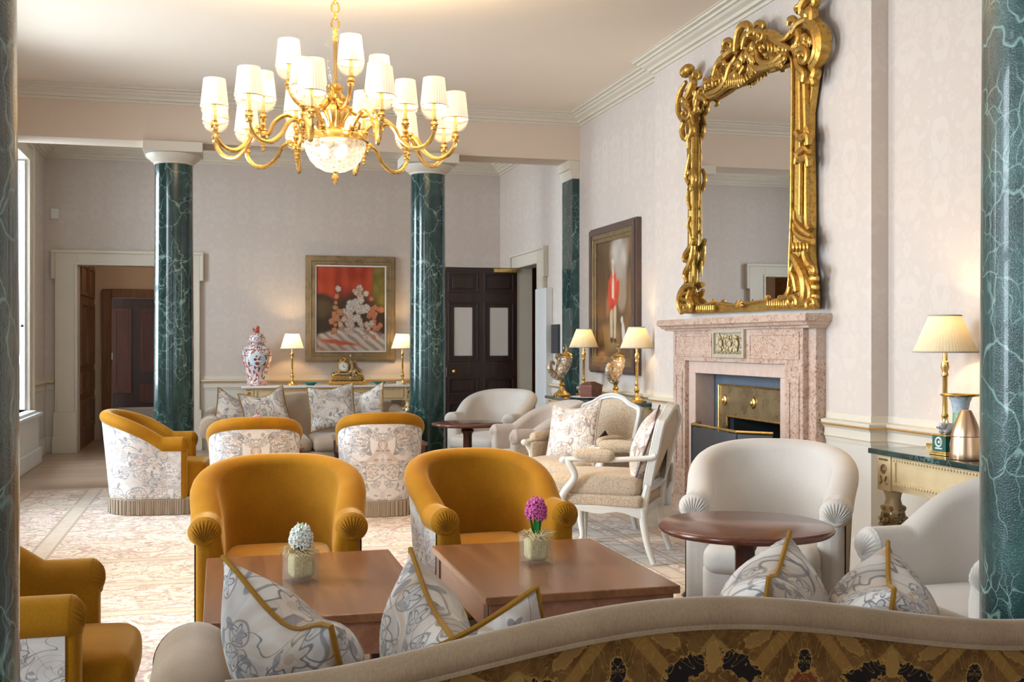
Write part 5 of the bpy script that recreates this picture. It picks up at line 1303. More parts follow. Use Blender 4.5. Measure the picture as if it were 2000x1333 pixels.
for y in (-.30, .30): b.lathe([(.016, 0), (.022, .02), (.012, .1), (.02, .3), (.014, .48), (.02, .52)], (DZ0+.10, FC+y, 0), 10)
b.bx(DZ0+.10, DZ0+.30, FC-.30, FC+.30, .17, .20); b.build('fire_grate', MT['iron'], fp)
struct(MB().bx(3.13, XB, FC-1.20, FC+1.20, FZ, .006), 'hearth', plain('hearth_stone', (.50, .45, .38), .5, var=.15, scale=8), fp, smooth=False)
# fire screen
fs = thing('fire_screen', 'three-fold black mesh fire screen with brass rail before the fireplace', 'screen', (0, 0, .0065))
g = G('black_mesh'); pz = g.ob(); o = g.sep(pz); a1 = g.math('SINE', g.math('MULTIPLY', g.math('ADD', o[1], o[0]), 1400)); a2 = g.math('SINE', g.math('MULTIPLY', o[2], 1400))
hole = g.math('MULTIPLY', g.step(a1, -.2, .4), g.step(a2, -.2, .4)); pr = g.bsdf((.07, .074, .082), .5, .1, alpha=g.math('SUBTRACT', 1, g.math('MULTIPLY', hole, .55)))
mesh_m = g.done(pr)
pts = [(3.60, 7.86), (3.44, 7.66), (3.44, 6.92), (3.62, 6.74)]; HZ = .735
for k in range(3):
    (xa, ya), (xb, yb) = pts[k], pts[k+1]; d = Vector((xb-xa, yb-ya, 0)).normalized(); nr = Vector((-d.y, d.x, 0))*.002
    q = MB().prism([Vector((xa, ya, .02))-nr, Vector((xb, yb, .02))-nr, Vector((xb, yb, .02))+nr, Vector((xa, ya, .02))+nr], (0, 0, HZ-.03)); po = q.build('mesh_panel', mesh_m, fs, smooth=False)
    MB().tube([(xa, ya, 0), (xa, ya, HZ), (xb, yb, HZ), (xb, yb, 0)], .007, 6).tube([(xa, ya, .02), (xb, yb, .02)], .007, 6).build('frame_rod', MT['iron'], po)
    MB().tube([(xa, ya, HZ+.006), (xb, yb, HZ+.006)], .010, 8).build('brass_rail', MT['brass'], po)
lb = thing('log_holder', 'small grey stone-like container tucked at the left foot of the fireplace', 'container', (3.53, 8.62, FZ))
MB().lathe([(0, .20), (.05, .20), (.062, .22), (.085, .32), (.105, .36), (.10, .385), (.06, .40), (0, .40)], n=20).build('bowl', plain('grey_stone', (.26, .25, .25), .7, var=.3, scale=30), lb)
MB().lathe([(.075, 0), (.075, .02), (.03, .04), (.03, .17), (.05, .20)], n=16).build('stand', plain('grey_stone_foot', (.30, .29, .28), .7, var=.2, scale=20), lb)

# ---------------------------------------------------------------- great gilt mirror
MX = 3.625   # glass plane
mr = thing('overmantel_mirror', 'huge carved gilt rococo mirror standing on the marble mantelpiece', 'mirror', (0, 0, 0))
inner_px = [(1359, 300), (1360, 236), (1364, 212), (1374, 199), (1390, 187), (1411, 175), (1436, 172), (1455, 161), (1479, 146), (1500, 130), (1526, 119), (1541, 113), (1550, 116), (1553, 135),
            (1553, 220), (1552, 330), (1551, 420), (1548, 500), (1547, 545), (1542, 570), (1526, 584), (1494, 587), (1462, 592), (1433, 595), (1407, 591), (1388, 593), (1373, 597), (1362, 590), (1356, 575), (1354, 560), (1357, 500), (1358, 400)]
def mpt(p, d=0.0): y, z = on_plane(p[0], p[1], MX-d); return (MX-d, y, z)
inn = [Vector(mpt(p)) for p in inner_px]
cy = sum(p.y for p in inn)/len(inn); cz_ = sum(p.z for p in inn)/len(inn)
glass = MB(); big = [Vector((MX, cy+(p.y-cy)*1.03, cz_+(p.z-cz_)*1.02)) for p in inn]
glass.add(big, [list(range(len(big)))]); glass.add([p+Vector((.02, 0, 0)) for p in big], [list(range(len(big)))[::-1]])
glass.build('mirror_glass', MT['mirror'], mr, smooth=False)
def widen(p):
    return 0
outer_px = [(1341, 300), (1338, 236), (1336, 205), (1343, 172), (1372, 168), (1396, 132), (1418, 97), (1444, 62), (1474, 56), (1502, 66), (1530, 72), (1554, 48), (1590, 62), (1592, 130),
            (1580, 220), (1581, 330), (1582, 420), (1582, 500), (1586, 545), (1590, 580), (1588, 604), (1494, 607), (1462, 609), (1433, 610), (1407, 611), (1388, 612), (1360, 613), (1335, 613), (1331, 590), (1334, 560), (1342, 500), (1343, 400)]
sl = MB(); sl.ring([Vector((MX-.018, p.y, p.z)) for p in inn], [Vector(mpt(p, .006)) for p in outer_px], (.05, 0, 0)); fr = sl.build('frame_body', MT['gilt_frame'], mr, smooth=False, bevel=.006)
mo = MB(); sp = spline([Vector((MX-.026, cy+(p.y-cy)*1.012, cz_+(p.z-cz_)*1.008)) for p in inn], 4, closed=True); mo.tube(sp, .011, 8, closed=True)
# outer moulding rods along the uprights
def stroke(mb, px, r, d=.03, seg=6, n=8, flat=1.0):
    P = spline([mpt(p, d) for p in px], seg)
    N = len(P)
    if not isinstance(r, (tuple, list)): r = (r*.7, r, r*.55)
    K = len(r)-1; rr = []
    for k in range(N):
        f = k/(N-1)*K; i = min(K-1, int(f)); rr.append(r[i]+(r[i+1]-r[i])*(f-i))
    mb.tube(P, rr, n, flat=flat)
S = lambda *a, **k: stroke(mo, *a, **k)
S([(1574, 165), (1575, 240), (1576, 330), (1577, 430), (1583, 450)], (.026, .021, .019, .023, .028), d=.02); S([(1563, 160), (1564, 300), (1563, 420)], (.017, .015, .014), d=.025)
S([(1347, 300), (1348, 400), (1349, 500)], (.013, .011, .013)); S([(1352, 250), (1353, 400), (1354, 540)], (.008, .008, .008), d=.035)
mo.build('frame_moulding', MT['gilt_frame'], fr)

def scrollpx(c, R0, a0, turns, sg=1, n=22, sx=.78):
    """spiral in photo pixels ending at its centre"""
    out = []
    for k in range(n):
        f = k/(n-1); r = R0*(1-.86*f); a = a0+sg*turns*2*PI*f; out.append((c[0]+r*sx*math.cos(a), c[1]+r*math.sin(a)))
    return out
def leafs(mb, px, L, w, d=.045, spread=.9, n=5):
    """fan of leaf lobes at a point, directions around angle px[2] (photo degrees)"""
    x, y, ang = px
    for k in range(n):
        a = R(ang)+spread*(k/(n-1)-.5)*2 if n > 1 else R(ang)
        l = L*(1-.25*abs(k/(max(1, n-1))-.5)*2)
        stroke(mb, [(x, y), (x+l*.5*.8*math.cos(a), y+l*.5*math.sin(a)), (x+l*.8*math.cos(a+.25), y+l*math.sin(a+.25))], (w*.6, w, w*.3), d=d, seg=4, n=6)
# --- top cresting, arch
cr = MB(); C = lambda *a, **k: stroke(cr, *a, **k)
C([(1366, 196), (1372, 183), (1390, 188), (1415, 172), (1440, 152), (1456, 128)], (.022, .026, .026, .02))
C([(1384, 184), (1402, 176), (1418, 158), (1426, 132), (1440, 110)], (.020, .026, .022), d=.05)
C(scrollpx((1372, 180), 12, 1.2, 1.1), (.014, .012, .008), d=.05)
C([(1394, 148), (1402, 125), (1418, 108), (1432, 98), (1444, 105)], (.02, .032, .018), d=.045)
C(scrollpx((1424, 88), 14, 2.2, 1.2), (.022, .020, .012), d=.05)
C([(1436, 100), (1440, 70), (1448, 52), (1458, 48), (1464, 56), (1462, 72)], (.02, .03, .03, .016), d=.06)
C([(1450, 96), (1456, 74), (1468, 62), (1478, 60), (1484, 72), (1478, 84)], (.016, .026, .02, .012), d=.055)
C(scrollpx((1484, 70), 13, 3.4, 1.3), (.018, .018, .010), d=.06)
C([(1474, 50), (1482, 44), (1492, 48), (1490, 58)], (.018, .022, .012), d=.05)
C([(1494, 62), (1510, 66), (1524, 76), (1538, 72), (1548, 58)], (.022, .028, .024, .018), d=.045)
C([(1504, 72), (1514, 80), (1530, 88), (1548, 96)], (.016, .020, .014), d=.05)
C([(1478, 98), (1482, 116), (1496, 124), (1514, 118), (1528, 106)], (.018, .026, .018), d=.045)
C([(1474, 104), (1470, 122), (1480, 134), (1500, 130), (1524, 122), (1534, 112)], (.016, .024, .026, .018), d=.04)
C(scrollpx((1527, 98), 11, 1.6, 1.2), (.014, .014, .009), d=.05)
C(scrollpx((1531, 112), 10, -.4, 1.2, -1), (.016, .014, .009), d=.05)
for (x, y, a) in ((1450, 118, 95), (1458, 112, 80), (1466, 120, 70), (1444, 132, 110), (1462, 140, 60), (1436, 150, 100), (1470, 96, 95)): leafs(cr, (x, y-14, a), 26, .016, d=.055, spread=.5, n=4)
for k in range(9): x = 1416+k*4.2; C([(x, 150-.4*k), (x+1, 160-.5*k), (x-1, 170-k*.8)], (.010, .014, .007), d=.05, seg=3)
for k in range(10): x = 1440+k*5.5; C([(x, 158-4.3*k), (x+3, 164-4.3*k), (x+4, 170-4.4*k)], (.010, .013, .006), d=.045, seg=3)
for k in range(6): x = 1376+k*7; C([(x, 158-k*3), (x+3, 166-k*3), (x+2, 176-k*3)], (.014, .017, .008), d=.045, seg=3)
for k in range(6): x = 1500+k*7; C([(x, 84+k*1.5), (x+2, 92+k), (x+1, 100+k)], (.012, .015, .007), d=.045, seg=3)
rn = random.Random(12)
for k in range(70):
    f = rn.random(); x = 1380+f*150; ymid = 170-62*math.sin(PI*min(1, f*1.12)*.78)-f*6; y = ymid+rn.uniform(-26, 14)*(.5+.8*math.sin(PI*f)); a = rn.uniform(0, 6.28); l = rn.uniform(8, 17)
    C([(x, y), (x+l*.4*math.cos(a), y+l*.5*math.sin(a)), (x+l*.6*math.cos(a+.8), y+l*.8*math.sin(a+.8))], (.008, rn.uniform(.011, .018), .005), d=rn.uniform(.03, .06), seg=4, n=6)
cr.build('carved_cresting', MT['gilt_frame'], fr)
# --- left shoulder
ls = MB(); L = lambda *a, **k: stroke(ls, *a, **k)
for q in ((0, 0), (3, -2), (-3, 3)): ls.ball(mpt((1342+q[0], 138+q[1]), .05), (.05, .052, .048), 10)
L([(1352, 150), (1354, 162), (1349, 176), (1342, 190)], (.03, .036, .03), d=.045)
L(scrollpx((1363, 148), 11, 2.6, 1.2), (.018, .018, .010), d=.05)
L([(1340, 160), (1330, 178), (1325, 200), (1326, 222), (1334, 238)], (.016, .026, .026, .016), d=.035)
L(scrollpx((1339, 222), 15, -1.9, 1.35), (.020, .018, .012), d=.05)
L([(1362, 178), (1358, 198), (1360, 214), (1352, 226), (1356, 244)], (.02, .026, .02, .016), d=.045)
L([(1360, 206), (1364, 192), (1374, 192), (1378, 200), (1374, 206)], (.018, .022, .018, .010), d=.05)
L([(1336, 238), (1332, 252), (1334, 266), (1340, 272), (1344, 262)], (.018, .026, .022, .012), d=.045)
L([(1348, 236), (1352, 254), (1346, 272), (1345, 290)], (.024, .026, .018), d=.045)
for x, y, a in ((1340, 196, 80), (1346, 170, 100), (1356, 176, 70), (1334, 190, 110)): leafs(ls, (x, y, a), 20, .014, d=.05, spread=.6, n=4)
ls.build('carved_shoulder', MT['gilt_frame'], fr); ls = MB()
# --- right shoulder (large C scroll)
L([(1566, 20), (1586, 40), (1604, 62), (1608, 90), (1602, 114), (1588, 132)], (.030, .046, .056, .046, .03), d=.03)
L([(1574, 46), (1590, 58), (1596, 84), (1592, 108), (1582, 124)], (.020, .030, .030, .018), d=.055)
L([(1560, 58), (1562, 80), (1554, 98), (1560, 110)], (.026, .032, .022), d=.045)
L(scrollpx((1555, 92), 12, -1.0, 1.3), (.018, .018, .010), d=.06); L(scrollpx((1568, 110), 17, -2.4, 1.4), (.024, .022, .012), d=.06)
L([(1556, 116), (1562, 132), (1572, 144), (1570, 160)], (.024, .032, .022), d=.05); L([(1586, 128), (1594, 140), (1590, 154), (1592, 166)], (.030, .036, .024), d=.03)
L([(1540, 50), (1543, 38), (1552, 38), (1556, 48), (1550, 56)], (.018, .024, .020, .012), d=.05); L([(1548, 64), (1560, 46), (1576, 36)], (.022, .028, .022), d=.045)
L([(1578, 34), (1580, 24), (1588, 22), (1588, 40)], (.03, .036, .03), d=.045); L([(1560, 24), (1556, 16), (1562, 8)], (.018, .022, .010), d=.04)
L([(1566, 28), (1568, 10), (1578, -6), (1590, -10), (1594, 4), (1584, 14)], (.026, .036, .040, .036, .02), d=.04)
for x, y, a in ((1572, 66, 100), (1582, 72, 90), (1576, 84, 110), (1566, 74, 80)): leafs(ls, (x, y, a), 22, .015, d=.05, spread=.6, n=4)
ls.build('carved_shoulder', MT['gilt_frame'], fr)
# --- lower carving
lc = MB(); W_ = lambda *a, **k: stroke(lc, *a, **k)
# right side leaf wrapping and base
for y in (258, 300): W_([(1556, y), (1564, y+12), (1578, y+8), (1580, y+26)], (.022, .030, .022), d=.045); 
W_([(1554, 320), (1560, 300), (1572, 290), (1580, 296)], (.016, .024, .016), d=.05); W_([(1578, 248), (1582, 262), (1578, 280)], (.026, .032, .024), d=.03)
W_([(1551, 412), (1553, 430), (1566, 448), (1584, 462)], (.008, .016, .026, .018), d=.05); W_([(1550, 436), (1553, 452), (1568, 466), (1588, 472)], (.008, .018, .026, .020), d=.045)
for k in range(5): W_([(1550+k*7, 476), (1552+k*7, 484), (1550+k*7, 492)], (.014, .018, .010), d=.045, seg=3)
W_([(1548, 500), (1560, 520), (1572, 545), (1572, 580), (1560, 598)], (.022, .034, .040, .034, .022), d=.05); W_([(1552, 512), (1546, 530), (1552, 545), (1556, 570)], (.016, .024, .018), d=.05)
W_(scrollpx((1548, 590), 13, .4, 1.2, -1), (.022, .020, .012), d=.06); W_([(1572, 492), (1576, 510), (1586, 524), (1592, 534)], (.026, .028, .022), d=.04)
W_(scrollpx((1586, 530), 10, -2.2, 1.2), (.018, .016, .010), d=.05)
for y in (545, 562, 580, 596): lc.ball(mpt((1590, y), .03), (.035, .045, .032), 10)
W_(scrollpx((1586, 594), 12, 2.4, 1.2), (.022, .018, .010), d=.055); W_([(1576, 548), (1584, 566), (1582, 590)], (.022, .026, .022), d=.05)
W_([(1544, 560), (1538, 576), (1524, 586)], (.016, .022, .014), d=.045)
lc.build('carved_foot', MT['gilt_frame'], fr); lc = MB()
# bottom rail garlands and centre shell
for k in range(9): W_([(1500+k*4.5, 588-.1*k), (1501+k*4.5, 596), (1499+k*4.5, 603-.5*abs(k-4))], (.010, .015, .007), d=.04, seg=3)
for k in range(9): W_([(1362+k*4, 598-.2*k), (1362+k*4, 605), (1361+k*4, 612-.5*abs(k-4))], (.010, .015, .007), d=.04, seg=3)
leafs(lc, (1443, 600, -90), 16, .012, d=.05, spread=1.0, n=5); leafs(lc, (1443, 594, 90), 12, .010, d=.05, spread=.7, n=3); lc.ball(mpt((1443, 596), .05), .022, 8)
lc.ball(mpt((1392, 590), .045), .022, 8); lc.ball(mpt((1500, 582), .045), .022, 8)
lc.build('carved_garland', MT['gilt_frame'], fr); lc = MB()
# left base scrolls
W_([(1352, 556), (1340, 560), (1330, 576), (1327, 596), (1332, 612)], (.020, .030, .034, .028, .02), d=.045); W_([(1348, 566), (1344, 582), (1348, 596), (1342, 606)], (.018, .026, .020), d=.055)
W_(scrollpx((1342, 600), 13, -1.6, 1.2), (.022, .020, .012), d=.06)
for y in (570, 582, 594, 606): W_([(1330, y), (1336, y+4), (1342, y+1)], (.012, .016, .008), d=.055, seg=3)
W_([(1356, 468), (1350, 482), (1340, 496), (1337, 508), (1344, 512)], (.018, .026, .024, .012), d=.045); W_([(1354, 480), (1352, 500), (1346, 520), (1338, 536), (1342, 552)], (.018, .026, .026, .016), d=.045)
W_([(1348, 302), (1344, 326), (1341, 346), (1346, 360)], (.016, .024, .016), d=.045); W_([(1352, 330), (1356, 350), (1350, 372)], (.014, .020, .014), d=.045); W_([(1344, 372), (1344, 392), (1348, 410)], (.012, .018, .010), d=.045); W_([(1348, 424), (1344, 440), (1350, 460)], (.010, .016, .010), d=.045)
for x, y, a in ((1346, 516, 100), (1344, 330, 90), (1348, 360, 80)): leafs(lc, (x, y, a), 18, .012, d=.05, spread=.5, n=3)
lc.build('carved_foot', MT['gilt_frame'], fr)
tag(mr, mr['label'], 'mirror')

# ---------------------------------------------------------------- pictures
def frame_profile(mb, W, H, M, steps):
    """stepped picture frame around W x H (outer); steps: (inset0, inset1, depth0, depth1)"""
    def cor(i): return [(-W/2+i, -H/2+i), (W/2-i, -H/2+i), (W/2-i, H/2-i), (-W/2+i, H/2-i)]
    for a, b_, d in steps:
        mb.ring([(x, 0, z) for x, z in cor(b_)], [(x, 0, z) for x, z in cor(a)], (0, -d, 0), M=M)
def painting(name, label, cat, M, W, H, steps, fm, fn, nu=70, nv=80, inset=.14, liner=True, d=.02):
    t = thing(name, label, cat, M.to_translation(), 0); t.rotation_euler = M.to_euler()
    f = MB(); frame_profile(f, W, H, None, steps); fo = f.build('frame', fm, t, smooth=False, bevel=.003)
    i = inset; w2, h2 = W/2-i, H/2-i
    if liner: l = MB(); frame_profile(l, W-2*i+.03, H-2*i+.03, None, [(0, .018, d+.012)]); l.build('liner', MT['mtop'], fo, smooth=False)
    c = MB().grid(lambda u, v: Vector((-w2+2*w2*u, -d, -h2+2*h2*v)), nu, nv)
    c.bx(-w2, w2, -d+.002, 0, -h2, h2)
    o = c.build('canvas', MT['paint'], t, weld=False, smooth=False)
    me = o.data; ca = me.color_attributes.new('paint', 'FLOAT_COLOR', 'POINT')
    for k, vtx in enumerate(me.vertices):
        u, v = (vtx.co.x+w2)/(2*w2), (vtx.co.z+h2)/(2*h2); ca.data[k].color = (*fn(u, v), 1)
    return t
def blend(c, col, m): return tuple(a+(b-a)*max(0, min(1, m)) for a, b in zip(c, col))
def ell(u, v, cx, cy, rx, ry, soft=.25, ang=0):
    x, y = u-cx, v-cy; ca, sa = math.cos(ang), math.sin(ang); x, y = x*ca+y*sa, -x*sa+y*ca
    r = math.sqrt((x/rx)**2+(y/ry)**2); return 1-smooth(1-soft, 1+soft, r)
from mathutils import noise as mnoise
def nz(u, v, s, o=0): return mnoise.noise(Vector((u*s+o, v*s-o, o)))
BQ = random.Random(21)
BLOOMS = [(.56+BQ.gauss(0, .10), .52+BQ.gauss(0, .10), BQ.uniform(.035, .06), (.68, .62, .54)) for _ in range(34)]
BLOOMS += [(.30+BQ.gauss(0, .07), .42+BQ.gauss(0, .09), BQ.uniform(.03, .05), (.60, .26, .12)) for _ in range(22)]+[(.85+BQ.gauss(0, .06), .42+BQ.gauss(0, .10), BQ.uniform(.03, .05), (.60, .22, .12)) for _ in range(22)]
BLOOMS += [(.52+BQ.gauss(0, .16), .30+BQ.gauss(0, .06), BQ.uniform(.03, .05), (.64, .50, .42)) for _ in range(20)]+[(.58+BQ.gauss(0, .05), .72+BQ.gauss(0, .03), BQ.uniform(.02, .035), (.58, .40, .30)) for _ in range(7)]
def drape_art(u, v):      # a loose flower piece: white and orange blooms before red and green hangings
    uu = u+.012*nz(u, v, 9); vv = v+.012*nz(u, v, 9, 4)
    c = blend((.30, .03, .012), (.50, .07, .03), .5+.9*nz(u, v, 5)+.3*math.sin(uu*34))
    c = blend(c, (.13, .12, .025), smooth(.80, .85, uu+.08*(1-v))); c = blend(c, (.28, .20, .05), smooth(.80, .85, uu)*(.4+.7*nz(u, v, 11, 2)))
    c = blend(c, (.045, .028, .016), ell(uu, vv, .05, .42, .32, .26, .12)); c = blend(c, (.10, .065, .035), ell(uu, vv, .10, .50, .16, .10, .5)); c = blend(c, (.05, .028, .015), ell(uu, vv, .92, .20, .25, .34, .12)); c = blend(c, (.06, .035, .02), ell(uu, vv, .55, .40, .36, .30, .3))
    c = blend(c, (.62, .54, .47), smooth(.20, .15, vv-.10*math.sin(3*uu))*(.75+.35*math.sin(uu*40+vv*60))); c = blend(c, (.52, .13, .06), ell(uu, vv, .34, .10, .26, .025, .3, -.1))
    for x, y, r, col in BLOOMS:
        dx, dy = uu-x, vv-y; d = math.hypot(dx, dy*1.1)
        if d < r:
            k = .62+.38*math.cos(5*math.atan2(dy, dx)+x*50); f = 1-smooth(.75, 1, d/r); c = blend(c, tuple(q*(k*(1-.5*d/r)+.32) for q in col), f)
    return c
def gent_art(u, v):       # a standing figure in a red coat before dark trees and a patch of sky
    uu = u+.012*nz(u, v, 8); vv = v+.010*nz(u, v, 8, 5)
    c = blend((.10, .055, .028), (.24, .135, .06), .5+nz(u, v, 5)); c = blend(c, (.55, .50, .44), ell(uu, vv, .62, .86, .22, .20, .4)*(.85+.5*nz(u, v, 6))); c = blend(c, (.40, .33, .27), ell(uu, vv, .68, .66, .14, .15, .4)*.8)
    c = blend(c, (.09, .05, .025), ell(uu, vv, .12, .55, .14, .5, .4)); c = blend(c, (.30, .18, .07), ell(uu, vv, .3, .16, .3, .12, .4)); c = blend(c, (.12, .07, .04), smooth(.10, .02, vv))
    c = blend(c, (.36, .27, .18), ell(uu, vv, .70, .52, .12, .13, .3, .3))
    for x in (.41, .51): c = blend(c, (.60, .46, .28), ell(uu, vv, x, .36, .045, .13, .12)); c = blend(c, (.55, .47, .36), ell(uu, vv, x, .23, .030, .07, .12)); c = blend(c, (.05, .03, .02), ell(uu, vv, x+.01, .15, .045, .022, .2))
    c = blend(c, (.66, .09, .05), ell(uu, vv, .46, .58, .115, .15, .10)); c = blend(c, (.52, .06, .035), ell(uu, vv, .36, .53, .045, .14, .12, .12)); c = blend(c, (.58, .07, .04), ell(uu, vv, .57, .55, .05, .12, .12, -.35))
    c = blend(c, (.66, .56, .40), ell(uu, vv, .455, .57, .035, .12, .12)); c = blend(c, (.50, .05, .03), ell(uu, vv, .43, .46, .06, .05, .2))
    c = blend(c, (.58, .40, .29), ell(uu, vv, .45, .775, .040, .050, .12)); c = blend(c, (.58, .55, .50), ell(uu, vv, .45, .818, .046, .024, .15)); c = blend(c, (.66, .62, .55), ell(uu, vv, .46, .715, .02, .03, .2))
    c = blend(c, (.68, .63, .55), ell(uu, vv, .74, .21, .045, .10, .15, .2)); c = blend(c, (.68, .63, .55), ell(uu, vv, .70, .32, .032, .032, .15))
    return c
painting('portrait_painting', 'large bronze-framed painting with a red background on the back wall between two lamps', 'painting', Matrix.Translation((1.69, YB-.004, 1.812)), 1.19, 1.40,
         [(0, .03, .03), (.02, .07, .05), (.06, .075, .056), (.075, .11, .04), (.11, .12, .046), (.118, .145, .03)], MT['picgold'], drape_art, 130, 150)
painting('portrait_painting', 'dark-framed tall painting of a standing red-coated figure on the right wall', 'painting', Matrix.Translation((XR-.004, 10.25, 1.795)) @ Matrix.Rotation(R(-90), 4, 'Z'), 1.32, 1.48,
         [(0, .05, .05), (.02, .075, .07)], MT['picdark'], gent_art, 110, 130, inset=.155, liner=False).name = 'portrait_painting'
for o in list(bpy.data.objects):
    if o.name.startswith('portrait_painting') and abs(o.location.x-(XR-.004)) < .01:
        l = MB(); frame_profile(l, 1.32-.14, 1.48-.14, None, [(0, .05, .06), (.03, .09, .045)]); l.build('gilt_slip', MT['picgold'], o, smooth=False, bevel=.003)
painting('wall_picture', 'dark-framed picture almost hidden behind the right green column, above the near lamp', 'picture', Matrix.Translation((XR-.004, 4.165, 1.80)) @ Matrix.Rotation(R(-90), 4, 'Z'), 1.32, 1.48,
         [(0, .06, .03), (.02, .09, .04)], MT['picdark'], lambda u, v: blend((.06, .035, .02), (.16, .09, .04), .5+nz(u, v, 5)), 20, 20, .13, False)
# ---------------------------------------------------------------- chandelier
CX, CY = .668, 6.60
ch = thing('chandelier', 'large gilt and cut-glass chandelier with many small white shades', 'chandelier', (CX, CY, 0), 0)
axis = math.atan2(-CY, -CX)      # toward the camera on plan
def pol(r, deg, z):              # deg measured from the camera side, clockwise to the right of the photo
    a = axis+R(deg); return Vector((r*math.cos(a), r*math.sin(a), z))
bz_ = MT['brass']
MB().lathe([(0, 2.585), (.05, 2.59), (.085, 2.60), (.145, 2.605), (.185, 2.595), (.196, 2.575), (.198, 2.555), (.188, 2.55), (0, 2.552)], n=48).build('rim_band', bz_, ch)
MB().lathe([(.184, 2.552), (.176, 2.50), (.150, 2.445), (.112, 2.405), (.066, 2.382), (.02, 2.376)], n=48).build('glass_bowl', MT['bowl'], ch)
MB().lathe([(.006, 2.385), (.018, 2.378), (.012, 2.365), (.020, 2.352), (.024, 2.340), (.014, 2.33), (.008, 2.322), (.012, 2.314), (.006, 2.302), (0, 2.298)], n=20).build('finial', bz_, ch)
MB().lathe([(.085, 2.60), (.07, 2.625), (.05, 2.64), (.056, 2.68), (.082, 2.72), (.078, 2.745), (.05, 2.77), (.040, 2.79), (.058, 2.81), (.058, 2.83), (.034, 2.845), (.028, 2.86), (.045, 2.875), (.045, 2.89), (.022, 2.90)], n=32, flute=16, fa=.05).build('centre_baluster', bz_, ch)
MB().lathe([(.022, 2.90), (.035, 2.92), (.050, 2.98), (.048, 3.04), (.028, 3.09), (.024, 3.105), (.05, 3.125), (.066, 3.135), (.062, 3.143), (.02, 3.15)], n=28).build('glass_column', MT['cut'], ch)
MB().lathe([(.012, 2.9), (.012, 3.15), (.02, 3.155), (.010, 3.17), (.018, 3.185), (.010, 3.20), (.016, 3.215), (.008, 3.23)], n=16).build('stem', bz_, ch)
cn = MB(); z = 3.225; k = 0
while z < 3.80:
    H = .072 if k % 2 == 0 else .05; W = .022 if k % 2 == 0 else .016; a = (k % 2)*PI/2; p = []
    for i in range(20):
        t = 2*PI*i/20; p.append((W*math.cos(t)*math.cos(a), W*math.cos(t)*math.sin(a), z+H/2+H/2*math.sin(t)))
    cn.tube(p, .0065, 6, closed=True); z += H-.014; k += 1
cn.build('chain', bz_, ch)
MB().lathe([(.014, 3.79), (.03, 3.80), (.07, 3.82), (.085, 3.84), (.085, CZ-.0005)], n=28).build('ceiling_rose', bz_, ch)
LW = 10
def light(parent, pos, zc):
    """glass cup, candle tube and pleated shade over pos; zc = shade centre height"""
    x, y, zb = pos; h = .158; z0 = zc-h/2
    MB().lathe([(.020, zb-.012), (.026, zb-.004), (.018, zb+.004), (.016, zb+.014), (.022, zb+.02)], (x, y, 0), 14).build('cup_mount', bz_, parent)
    MB().lathe([(.012, zb+.018), (.04, zb+.026), (.062, zb+.048), (.074, zb+.078), (.076, zb+.082), (.070, zb+.079), (.036, zb+.034), (.012, zb+.026)], (x, y, 0), 24).build('glass_cup', MT['cut'], parent)
    MB().lathe([(.013, zb+.02), (.012, z0+.06), (.0, z0+.06)], (x, y, 0), 12).build('candle_tube', bz_, parent)
    n = 96
    def sf(u, v):
        r = .077-.017*v; r *= 1+.012*math.cos(2*PI*u*48); a = 2*PI*u; return Vector((x+r*math.cos(a), y+r*math.sin(a), z0+h*v))
    so = MB().grid(sf, n, 2, cu=True).build('lamp_shade', MT['shade_ch'], parent, angle=80)
    tr = MB(); tr.tube([(x+.0785*math.cos(k*PI/16), y+.0785*math.sin(k*PI/16), z0) for k in range(32)], .003, 5, closed=True); tr.build('shade_piping', MT['oldbrass'], so)
    point('candle_light', (x, y, z0+.105), LW, (1.0, .72, .38), .022, ch)
def arm(pts, r, name='arm'):
    p = spline(pts, 7); return MB().tube(p, r, 8)
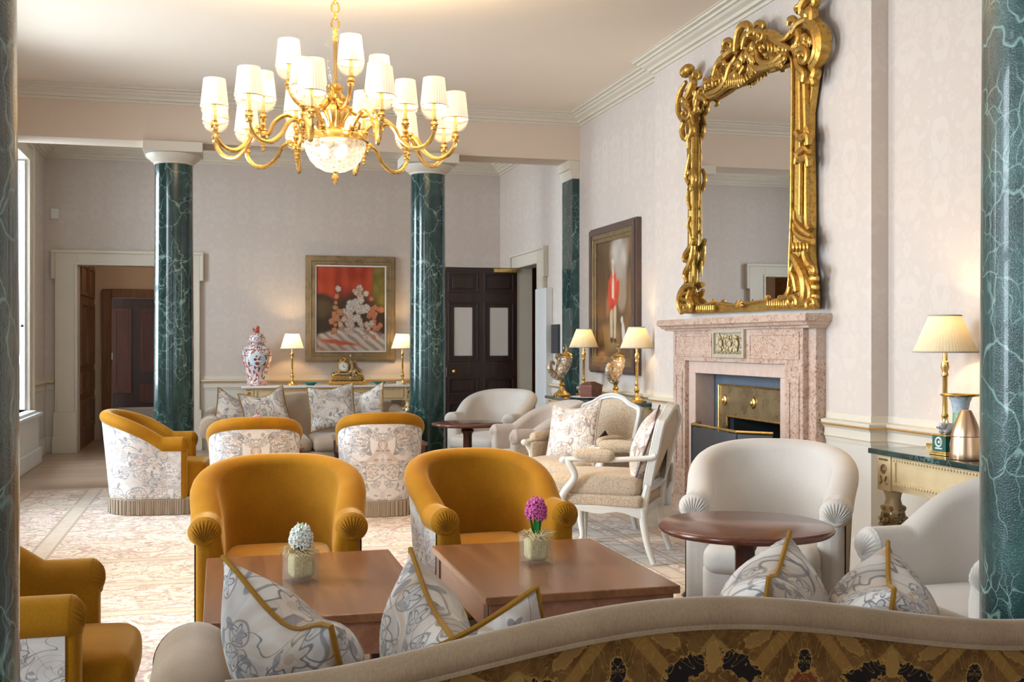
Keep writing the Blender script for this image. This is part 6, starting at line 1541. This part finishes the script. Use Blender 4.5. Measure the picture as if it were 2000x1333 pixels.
for k in range(6):
    th = -85+60*k
    node = pol(.42, th, 2.575)
    m = arm([pol(.16, th, 2.60), pol(.21, th, 2.66), pol(.28, th, 2.70), pol(.35, th, 2.66), pol(.385, th, 2.59), pol(.42, th, 2.57)], .013)
    m.ball(node, .034, 10); m.ball(pol(.175, th, 2.615), .022, 8); m.tube([pol(.20, th, 2.605), pol(.235, th, 2.60), pol(.245, th, 2.63), pol(.225, th, 2.64)], .009, 6)
    m.lathe([(.016, 2.545), (.02, 2.535), (.008, 2.52), (.013, 2.51), (.006, 2.50), (.012, 2.492), (0, 2.478)], (node.x, node.y, 0), 12)
    m.lathe([(.014, 2.59), (.026, 2.605), (.012, 2.62), (.020, 2.635), (.012, 2.65), (.022, 2.67), (.014, 2.682)], (node.x, node.y, 0), 14)
    ao = m.build('main_arm', bz_, ch)
    light(ao, (node.x, node.y, 2.69), 2.868)
    for s in (-1, 1):
        ta = th+s*15; end = pol(.715, ta, 2.655)
        a1 = pol(.45, th+s*3, 2.61); 
        mm_ = arm([pol(.42, th, 2.57), pol(.455, th+s*4, 2.60), pol(.49, th+s*7, 2.575), pol(.525, th+s*9, 2.51), pol(.585, th+s*12, 2.462), pol(.655, th+s*14, 2.468), pol(.705, th+s*15, 2.52), pol(.715, ta, 2.575)], .0135)
        mm_.ball(pol(.45, th+s*4, 2.61), .018, 8); mm_.ball((end.x, end.y, 2.565), .022, 10)
        bo_ = mm_.build('branch_arm', bz_, ch)
        light(bo_, (end.x, end.y, 2.592), 2.768)
for th in (17, -62, 118, 205):
    e = pol(.30, th, 2.90)
    m = arm([pol(.05, th, 2.80), pol(.10, th, 2.75), pol(.18, th, 2.73), pol(.25, th, 2.76), pol(.295, th, 2.82), pol(.30, th, 2.85)], .012); m.ball(pol(.10, th, 2.765), .018, 8); m.ball(pol(.30, th, 2.838), .02, 8)
    ao = m.build('upper_arm', bz_, ch); light(ao, (e.x, e.y, 2.862), 3.035)
bl = MB()
for a in (40, 160, 280): p = pol(.07, a, 2.50); bl.ball(p, (.028, .028, .04), 10)
bl.build('bowl_bulbs', MT['bulb'], ch)
point('bowl_light', (0, 0, 2.47), .5, (1.0, .78, .48), .08, ch)
